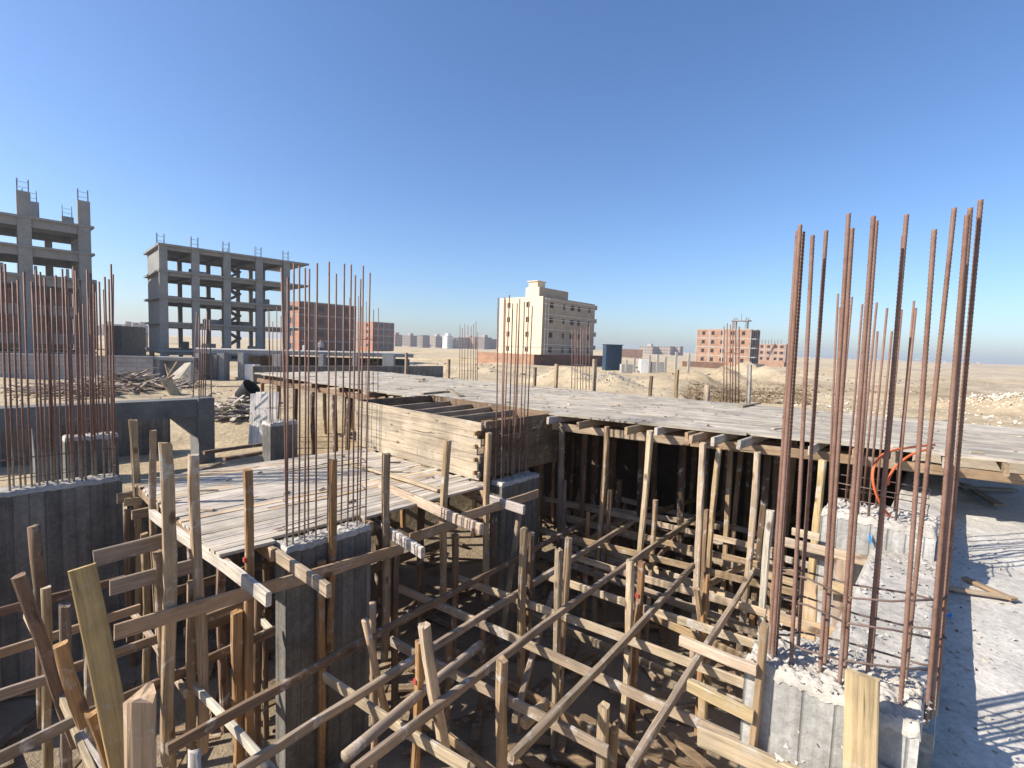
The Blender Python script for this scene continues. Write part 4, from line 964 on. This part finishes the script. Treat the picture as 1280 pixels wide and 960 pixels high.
# ------------------------------------------------------------------ brick and plastered buildings
def building(label, corner_px, ybase, dist, ytop, left_px, right_px, pitch_n, mats, wl, wr, angle=None, roof=None, name='brick_building', winh=.42, winmat='dark', bands=None, parapet=True, zbase=None):
    """corner nearest the viewer; left wall runs along +B, right wall along +A"""
    c = atY(corner_px, ybase, dist); zt = atY(corner_px, ytop, dist).z; z0 = c.z
    g = ground(c.x, c.y)-1.5
    R = thing(name, Vector((c.x,c.y,z0)), label, 'building')
    Wl = abs(vof(atU(left_px, ybase, uof(c)))-vof(c)); Wr = abs(uof(atV(right_px, ybase, vof(c)))-uof(c))
    H = zt-z0; fh = H/pitch_n
    def wins(W, spec):
        out = []
        for f, fl in enumerate(range(pitch_n)):
            for (a, b) in spec: out.append((a*W, b*W, z0+fl*fh+fh*.30, z0+fl*fh+fh*(.30+winh)))
        return out
    # left wall: from far end to corner so that x runs toward the corner
    ol = c + B*Wl
    facade(R, Vector((ol.x,ol.y,z0)), -B, A, Wl, g, zt, wins(Wl, wl), mats[0], 1, 'left_wall', winmat=winmat)
    orr = c; facade(R, Vector((c.x,c.y,z0)), A, B, Wr, g, zt, wins(Wr, wr), mats[1], 1, 'right_wall', winmat=winmat)
    bo = c + A*.32 + B*.32
    solid(R, Vector((bo.x,bo.y,0)), A, B, Wr-.34, Wl-.34, g, zt-.5, mats[1], 'core')
    if bands:
        for f in range(1, pitch_n+1):
            z = z0+f*fh
            if f == pitch_n and not parapet: z = zt
            mb = MB(); cc = c+A*Wr/2+B*Wl/2; mb.box(Vector((cc.x,cc.y,z-.15)), A*(Wr/2+.05), B*(Wl/2+.05), UP*.16); mb.build('floor_band', M[bands], R)
        for k in range(5):
            for (W, d, e) in ((Wl,B,A),(Wr,A,B)):
                p = c + d*(W*k/4) - e*.03; mb = MB(); mb.box(Vector((p.x,p.y,(z0+zt)/2+.01)), d*.18, e*.04, UP*(H/2-.02)); mb.build('pier', M[bands], R)
    return R, c, Wl, Wr, z0, zt, fh
# cream plastered building
R, c, Wl, Wr, z0, zt, fh = building('cream plastered apartment block with one wall in shade behind the red yard wall', 676, 446, 104, 370, 623, 741, 4, ('cream','grey_shade'), [(.18,.26),(.63,.71)], [(.12,.19),(.36,.40),(.50,.58),(.64,.70),(.86,.91)], name='plastered_building', winh=.36)
c_ = c+A*(Wr*.0)
pz = atY(676,352,104).z
pb = c+B*Wl*.1; solid(R, Vector((pb.x,pb.y,0))+A*.1, A, B, Wr*.52, Wl*.30, zt-.6, atY(680,358,104).z, 'cream', 'stair_house')
mb = MB(); q_ = c+A*.09; mb.box(Vector((q_.x,q_.y,(zt+atY(680,358,104).z)/2))+A*Wr*.27+B*(Wl*.1-.03), A*Wr*.25, B*.02, UP*((atY(680,358,104).z-zt)/2)); mb.build('painted_shade', M['grey_shade'], R)  # thin darker sheet paints shade onto the stair house wall
pt = c+A*.4+B*Wl*.16; solid(R, pt, A, B, 2.6, 2.4, zt+2.0, atY(692,351,104).z, 'cream', 'roof_tank_room')
mb = MB(); cc = pt+A*1.3+B*1.2; mb.box(Vector((cc.x,cc.y,atY(692,350.4,104).z)), A*1.55, B*1.45, UP*.08); mb.build('roof_cap', M['cream'], R)
for i in range(4):   # white scaffold lines and balcony boxes on the shaded side
    pz_ = z0+fh*(i+1); 
    p0 = c-B*.35+A*.3; mb = MB(); mb.tube([Vector((p0.x,p0.y,pz_-.5)), Vector((p0.x,p0.y,pz_-.5))+A*(Wr*.95)], .05, 5); mb.build('scaffold_tube', M['white'], R)
    if i in (0,2,3): mb = MB(); mb.tube([Vector((p0.x,p0.y,pz_-1.5)), Vector((p0.x,p0.y,pz_-1.5))+A*(Wr*.95)], .05, 5); mb.build('scaffold_tube', M['white'], R)
    q_ = c+A*(Wr+.4)+B*1.2; mb = MB(); mb.box(Vector((q_.x,q_.y,pz_-.8)), A*.42, B*1.3, UP*.5); mb.build('balcony', M['grey_shade'], R)
for k in (.02,.07): p0 = c-B*.35+A*(Wr*k+.2); mb = MB(); mb.tube([Vector((p0.x,p0.y,z0)), Vector((p0.x,p0.y,zt-.3))], .05, 5); mb.build('scaffold_tube', M['white'], R)
mb = MB(); q_ = c+B*Wl/2-A*.03; mb.box(Vector((q_.x,q_.y,z0+fh*.62)), B*Wl/2, A*.02, UP*.06); mb.build('string_course', M['conc_pale'], R)
# red yard wall and blue shed
wy = thing('yard_wall', gz(atY(668,459,92)), 'red brick yard wall in front of the cream building', 'wall')
wc = atY(668,443,92)
def seg(p, q, z0, z1, mat, nm):
    d = Vector((q.x-p.x,q.y-p.y,0)); L = d.length; d.normalize(); mb = MB(); mb.box(Vector(((p.x+q.x)/2,(p.y+q.y)/2,(z0+z1)/2)), d*L/2, UP.cross(d)*.12, UP*(z1-z0)/2); mb.build(nm, M[mat], wy, mw=grid_mw(Vector((p.x,p.y,z0)), d))
vwl = vof(atU(597,443,uof(wc))); wl_ = UV(uof(wc), vwl); wr_ = UV(uof(atV(757,443,vof(wc))), vof(wc))
seg(wl_, wc, -3, wc.z, 'pinkbrick', 'left_run'); seg(wc, wr_, -3, wc.z, 'brick_dark_shade', 'right_run')  # right run takes the brick with shade in its colour
sh = thing('blue_shed', gz(atY(764,460,80)), 'dark blue sheet-metal shed at the end of the red yard wall', 'shed')
sc0 = atY(756,431,80); sc1 = atY(775,431,80)
mb = MB(); d_ = (A*.9-B*.35).normalized(); e_ = UP.cross(d_); c_ = atY(765,446,80.5)
mb.box(Vector((c_.x,c_.y,(sc0.z-2.6)/2)), Vector((1.25,.1,0)), Vector((-.1,1.2,0)), UP*(sc0.z+2.6)/2); mb.build('shed_body', M['blue'], sh)
mb = MB()
for k in range(9): mb.box(Vector((c_.x-1.2+k*.3,c_.y-1.16,(sc0.z-2.6)/2)), Vector((.03,0,0)), Vector((0,.14,0)), UP*((sc0.z+2.6)/2-.02))
mb.build('sheet_ribs', M['blue'], sh)
mb = MB(); mb.box(Vector((c_.x,c_.y,sc0.z+.05)), Vector((1.4,.1,0)), Vector((-.1,1.35,0)), UP*.05); mb.build('shed_roof', M['blue'], sh)
# pink brick buildings on the right
w3 = [(.10,.16),(.28,.34),(.46,.53),(.64,.71),(.84,.90)]
R, c, Wl, Wr, z0, zt, fh = building('pinkish brick apartment block of four floors right of the middle with a rooftop water frame', 936, 457, 176, 411, 869, 947, 4, ('pinkbrick','brick_dark_shade'), w3, [(.3,.5),(.65,.85)], bands='conc_pale')
ut = c+A*2+B*Wl*.22
mb = MB(); mb.box(Vector((ut.x,ut.y,zt+3.0)), A*1.8, B*3.0, UP*.2); mb.build('roof_platform', M['conc_frame'], R)
for i in range(2):
    for j in range(2): mb = MB(); p = ut+A*(i*2-1)*1.2+B*(j*2-1)*2; mb.box(Vector((p.x,p.y,zt+1.5)), A*.2, B*.2, UP*2.6); mb.build('roof_column', M['conc_frame'], R)
mb = MB(); mb.tube([Vector((ut.x,ut.y,zt+3)), Vector((ut.x,ut.y,zt+5.6))], .12, 6); mb.build('mast', M['conc_frame'], R)
for f in range(4): q_ = c-B*.9+A*1.3; mb = MB(); mb.box(Vector((q_.x,q_.y,z0+fh*(f+1)-.3)), A*1.2, B*.9, UP*.14); mb.build('balcony', M['conc_pale'], R)
building('smaller pinkish brick block with bare roof columns behind the right one', 981, 453, 255, 430, 946, 987, 3, ('pinkbrick','brick_dark_shade'), [(.1,.2),(.34,.44),(.6,.7),(.8,.92)], [(.3,.6)], bands='conc_pale')
R = bpy.data.objects[[o.name for o in bpy.data.objects if o.name.startswith('brick_building') and o.type == 'EMPTY'][-1]]
for k in range(9): p = atY(948+k*4, 430, 255); mb = MB(); mb.box(Vector((p.x,p.y+3,p.z+1.0)), Vector((.15,0,0)), Vector((0,.15,0)), UP*(1.2+jit(.4))); mb.build('roof_column', M['conc_frame'], R)
wall_between('yard_wall', atY(853,451,160), atY(905,452,160), .3, -4, atY(870,452,160).z, 'pinkbrick', 'low pinkish brick yard wall left of the pinkish brick block')
wall_between('yard_wall', atY(942,455,140), atY(953,455,140), 3, -4, atY(947,455,140).z, 'conc_dark', 'small dark block hut at the right foot of the pinkish brick block', 'hut')
# red brick buildings with shade-darkened right walls on the left of the middle
R, c, Wl, Wr, z0, zt, fh = building('red brick block of four floors behind the middle starter bars', 374, 441, 150, 376, 356, 444, 4, ('brick','brick_dark_shade'), [(.3,.6)], [(.10,.17),(.30,.42),(.60,.66),(.80,.85)], bands='conc_frame')
building('farther red brick block with a sunlit left side', 466, 436, 262, 402, 446, 492, 4, ('brick','brick_dark_shade'), [(.2,.35),(.6,.75)], [(.1,.22),(.35,.48),(.7,.78)], bands='conc_frame')
# ------------------------------------------------------------------ far city
FAR = 'distant apartment blocks on the skyline'
def far_block(label, x0, x1, ytop, ybase, D, mat, group=FAR):
    p = atY((x0+x1)/2, ybase, D); W = (x1-x0)/F*D; zt = atY((x0+x1)/2, ytop, D).z; z0 = min(p.z, ground(p.x,p.y))-2
    R = thing('apartment_block', Vector((p.x,p.y,z0)), label, 'building', group)
    mb = MB(); mb.box(Vector((p.x,p.y,(zt+z0)/2)), A*W*.5, B*W*.5, UP*(zt-z0)/2); mb.build('wall', M['far_'+mat], R, mw=Matrix.Translation((p.x,p.y,zt)) @ GRIDROT)
    if W > 6 and random.random() < .5: m3 = MB(); m3.box(Vector((p.x+jit(W*.1),p.y,zt+1.2)), A*2.2, B*2.2, UP*1.3); m3.build('stair_house', M[mat], R)
xs_ = [496,506,514,522,530,538,545,556,573,580,587,593,598,606,614,634]
for i, x in enumerate(xs_):
    far_block('distant brownish apartment block in the row on the left skyline', x-6.5, x+5.5+jit(1.5), 418.5+i*.3+jit(1.3), 429.5+i*.1, 560+jit(50), random.choice(['farblk','pinkbrick','farblk','grey_shade']))
far_block('distant bright white apartment block standing out in the row on the left skyline', 555, 564, 420, 430.5, 520, 'farwhite', None)
for (x0, x1, yt, lab) in [(802,820,433,'distant low block left of the pair on the middle skyline'),(825,842,433,'left block of the distant pair on the middle skyline'),(843,852,433,'right, narrower block of the distant pair on the middle skyline')]:
    far_block(lab, x0, x1, yt, 440, 520, 'farblk', 'distant blocks on the middle skyline')
for x in (148,160,171,178,122,134): far_block('distant block between the two concrete skeletons', x-5, x+5, 405+jit(2), 415, 420, 'grey_shade', 'distant blocks between the concrete skeletons')
for x, yt in ((1180,452),(1200,452.5),(1222,453),(1003,449),(1012,447),(1053,450),(1062,449),(1085,450),(1096,449),(1112,451),(1130,450),(1146,449)):
    far_block('distant low block on the right skyline behind the bars', x-4, x+4, yt+1.2, 455, 900, 'farblk', 'distant low blocks on the right skyline')
far_block('distant low white block at the right end of the skyline', 1244, 1268, 456.3, 460, 700, 'farwhite', None)
wall_between('yard_wall', atY(775,436.5,330), atY(803,437.5,330), 2, -4, atY(790,436.6,330).z, 'pinkbrick', 'long low pinkish wall on the skyline right of the blue shed')
# building yard between shed and pink building: posts, low walls
for i, (x, y0, y1) in enumerate([(783,450,459),(793,447,460),(812,444,461),(822,443,461),(832,446,461),(845,440,462),(861,442,464)]):
    p = atY(x, y1, 70); q = atY(x, y0, 70); mb = MB(); mb.box((p+q)/2-UP*.3, Vector((.14,0,0)), Vector((0,.14,0)), UP*((q.z-p.z)/2+.3))
    tag(mb.build('concrete_post', M['conc_pale'], loc=p), 'pale bare concrete post in the yard right of the blue shed', 'post', 'concrete posts in the yard beyond the big deck')
for (x0, x1, y0, y1, mat, lab) in [(800,812,449,462,'white','white rendered block in the yard right of the blue shed'),(814,830,452,460,'conc_pale','grey half-built wall right of the white rendered block'),(776,790,455,460,'conc_pale','low grey wall at the foot of the blue shed')]:
    p = atY(x0,y0,74); q = atY(x1,y0,74); wall_between('yard_block', p, q, 1.2, atY(x0,y1,74).z-.8, p.z, mat, lab)
# people on the far side of the foundation
def person(loc, hgt, label, face, shirt='cloth'):
    R = thing('person', loc, label, 'person')
    s = hgt/1.72
    V = lambda x, y, z: Vector(loc)+(face*y+Vector((-face.y,face.x,0))*x)*s+UP*z*s
    me = bpy.data.meshes.new('body'); joints = [(0,0,.95),(0,0,1.15),(0,.01,1.38),(0,.01,1.50),(0,.03,1.62),(.10,0,.90),(.11,.03,.50),(.11,0,.05),(.11,.12,.03),(-.10,0,.90),(-.11,-.03,.50),(-.11,-.06,.05),(-.11,.06,.03),(.19,0,1.40),(.24,.04,1.12),(.22,.20,.95),(-.19,0,1.40),(-.24,.04,1.12),(-.22,.22,.98),(0,.03,1.70)]
    ed = [(0,1),(1,2),(2,3),(3,4),(4,19),(0,5),(5,6),(6,7),(7,8),(0,9),(9,10),(10,11),(11,12),(2,13),(13,14),(14,15),(2,16),(16,17),(17,18)]
    rad = [.15,.15,.16,.06,.10,.10,.065,.045,.045,.10,.065,.045,.045,.07,.045,.035,.07,.045,.035,.07]
    me.from_pydata([tuple(V(*j)-Vector(loc)) for j in joints], ed, []); o = bpy.data.objects.new('body', me); COL.objects.link(o); o.parent = R
    md = o.modifiers.new('skin', 'SKIN'); 
    sv = me.skin_vertices[0].data if me.skin_vertices else None
    if sv is None:
        import bmesh
        bm = bmesh.new(); bm.from_mesh(me); bm.verts.layers.skin.verify(); bm.to_mesh(me); bm.free(); sv = me.skin_vertices[0].data
    for i, r in enumerate(rad): sv[i].radius = (r*s, r*s); sv[i].use_root = (i == 0)
    o.modifiers.new('sub', 'SUBSURF').levels = 1
    for t in ('cloth' if shirt == 'cloth' else shirt,): me.materials.append(M[t])
    mb = MB(); n = 10
    mb.tube([V(0,0,.97), V(0,0,.80)], [.17*s,.19*s], 12); 
    for q_ in (.105,-.105): mb.tube([V(q_,.0,.85), V(q_,.03 if q_>0 else -.03,.5), V(q_,0 if q_>0 else -.05,.08)], [.115*s,.085*s,.07*s], 10)
    mb.build('trousers', M['trousers'], R, smooth=True)
    mb = MB(); mb.tube([V(0,.03,1.55), V(0,.035,1.62), V(0,.03,1.70), V(0,.02,1.745)], [.07*s,.105*s,.095*s,.04*s], 12); mb.build('head', M['skin'], R, smooth=True)
    return R
pp = atY(401,437.5,50); person(Vector((pp.x,pp.y,-.05)), 1.74, 'worker in grey clothes standing behind the pale foundation slab', Vector((.4,-.9,0)).normalized())
mb = MB(); pw = atY(379.5,440,40); mb.box(pw+UP*.25, Vector((.07,0,0)), Vector((0,.07,0)), UP*.3); tag(mb.build('white_stake', M['white'], loc=pw), 'small white stake on the pale foundation slab', 'stake')
# ------------------------------------------------------------------ rubble, brush and stones on the desert
def desert_pt(px0, px1, py0, py1):
    for _ in range(30):
        x = random.uniform(px0, px1); y = random.uniform(py0, py1); p = atZ(x, y, -.5); p = Vector((p.x, p.y, ground(p.x,p.y)))
        if math.hypot(p.x,p.y) > 11.5: return p
    return p
chunks('stones', 'rubble', 700, lambda: desert_pt(640,1330,466,540), .03, .11, kind='stuff')
chunks('stones', 'rubble', 260, lambda: desert_pt(-40,330,478,505), .03, .10, kind='stuff')
chunks('stones', 'rubble', 500, lambda: desert_pt(500,1330,440,470), .1, .35, kind='stuff')
hc = HEAPS[8]; chunks('rubble_heap', 'whitestone', 800, lambda: (lambda x, y: Vector((x, y, ground(x,y)+.02)))(hc[0]+random.gauss(0,1.3), hc[1]+random.gauss(0,1.3)), .04, .13, kind='stuff')
chunks('soil_clods', 'clod', 1100, lambda: desert_pt(862,1012,472+4,501), .04, .17, kind='stuff')
chunks('soil_clods', 'clod', 350, lambda: desert_pt(1000,1180,462,485), .05, .2, kind='stuff')
chunks('stones', 'whitestone', 500, lambda: desert_pt(980,1330,462,530), .03, .12, kind='stuff')
hc0 = HEAPS[1]; chunks('gravel_heap', 'conc_rough', 600, lambda: (lambda x, y: Vector((x, y, ground(x,y)+.02)))(hc0[0]+random.gauss(0,.9), hc0[1]+random.gauss(0,.9)), .03, .08, kind='stuff')
mb = MB()
for _ in range(1500):
    p = desert_pt(855, 1015, 468, 502); t = random.uniform(0, 6.28); d = Vector((math.cos(t), math.sin(t), random.uniform(.1,1.2))).normalized(); L = random.uniform(.2,.7)
    m_ = p+d*L*.5+Vector((jit(.08),jit(.08),0)); mb.tube([p, m_, p+d*L+Vector((jit(.1),jit(.1),jit(.1)))], [.012,.009,.004], 4, cap=False)
tag(mb.build('dry_brush', M['stick']), '', '', kind='stuff')
# ------------------------------------------------------------------ light, air, camera
def airmat():
    m = bpy.data.materials.new('desert_air'); m.use_nodes = True; nt = m.node_tree; nt.nodes.clear()
    o = nt.nodes.new('ShaderNodeOutputMaterial'); v = nt.nodes.new('ShaderNodeVolumePrincipled')
    v.inputs['Color'].default_value = (.90,.94,1.0,1); v.inputs['Density'].default_value = .00045; v.inputs['Anisotropy'].default_value = .2
    nt.links.new(v.outputs[0], o.inputs['Volume']); return m
mb = MB(); mb.abox(-1500, -300, -12, 1500, 1800, 19)
tag(mb.build('haze', airmat()), '', '', kind='stuff')
w = bpy.data.worlds.new('World'); sc.world = w; w.use_nodes = True
nt = w.node_tree; nt.nodes.clear()
sky = nt.nodes.new('ShaderNodeTexSky'); sky.sky_type = 'NISHITA'; sky.sun_disc = False
SUN_EL = math.radians(36.0); sx, sy = -.974, -.225
sky.sun_elevation = SUN_EL; sky.sun_rotation = math.atan2(sx, sy); sky.altitude = 100; sky.air_density = 1.0; sky.dust_density = 1.15; sky.ozone_density = 4.0
bg = nt.nodes.new('ShaderNodeBackground'); bg.inputs[1].default_value = .110; out = nt.nodes.new('ShaderNodeOutputWorld')
hs = nt.nodes.new('ShaderNodeHueSaturation'); hs.inputs['Saturation'].default_value = 1.06; nt.links.new(sky.outputs[0], hs.inputs['Color']); tn = nt.nodes.new('ShaderNodeMix'); tn.data_type = 'RGBA'; tn.blend_type = 'MULTIPLY'; tn.inputs[0].default_value = 1; tn.inputs[7].default_value = (.895,.94,1.05,1); nt.links.new(hs.outputs[0], tn.inputs[6]); nt.links.new(tn.outputs[2], bg.inputs[0]); nt.links.new(bg.outputs[0], out.inputs[0])
L = bpy.data.lights.new('sun', 'SUN'); L.energy = 5.0; L.angle = math.radians(.5); L.color = (1.0, .93, .82)
lo = bpy.data.objects.new('sun', L); COL.objects.link(lo)
D = Vector((-sx*math.cos(SUN_EL), -sy*math.cos(SUN_EL), -math.sin(SUN_EL))); lo.rotation_euler = D.to_track_quat('-Z', 'Y').to_euler(); lo.location = (-20,-5,25)
cam = bpy.data.cameras.new('camera'); cam.sensor_width = 36; cam.lens = 36*F/1280; cam.clip_start = .05; cam.clip_end = 20000
co = bpy.data.objects.new('camera', cam); COL.objects.link(co); co.matrix_world = Matrix.Translation(CAM) @ CAMROT.to_4x4(); sc.camera = co
sc.view_settings.view_transform = 'Standard'; sc.view_settings.look = 'None'; sc.view_settings.gamma = 1; sc.view_settings.use_curve_mapping = False
sc.view_settings.exposure = 0.75
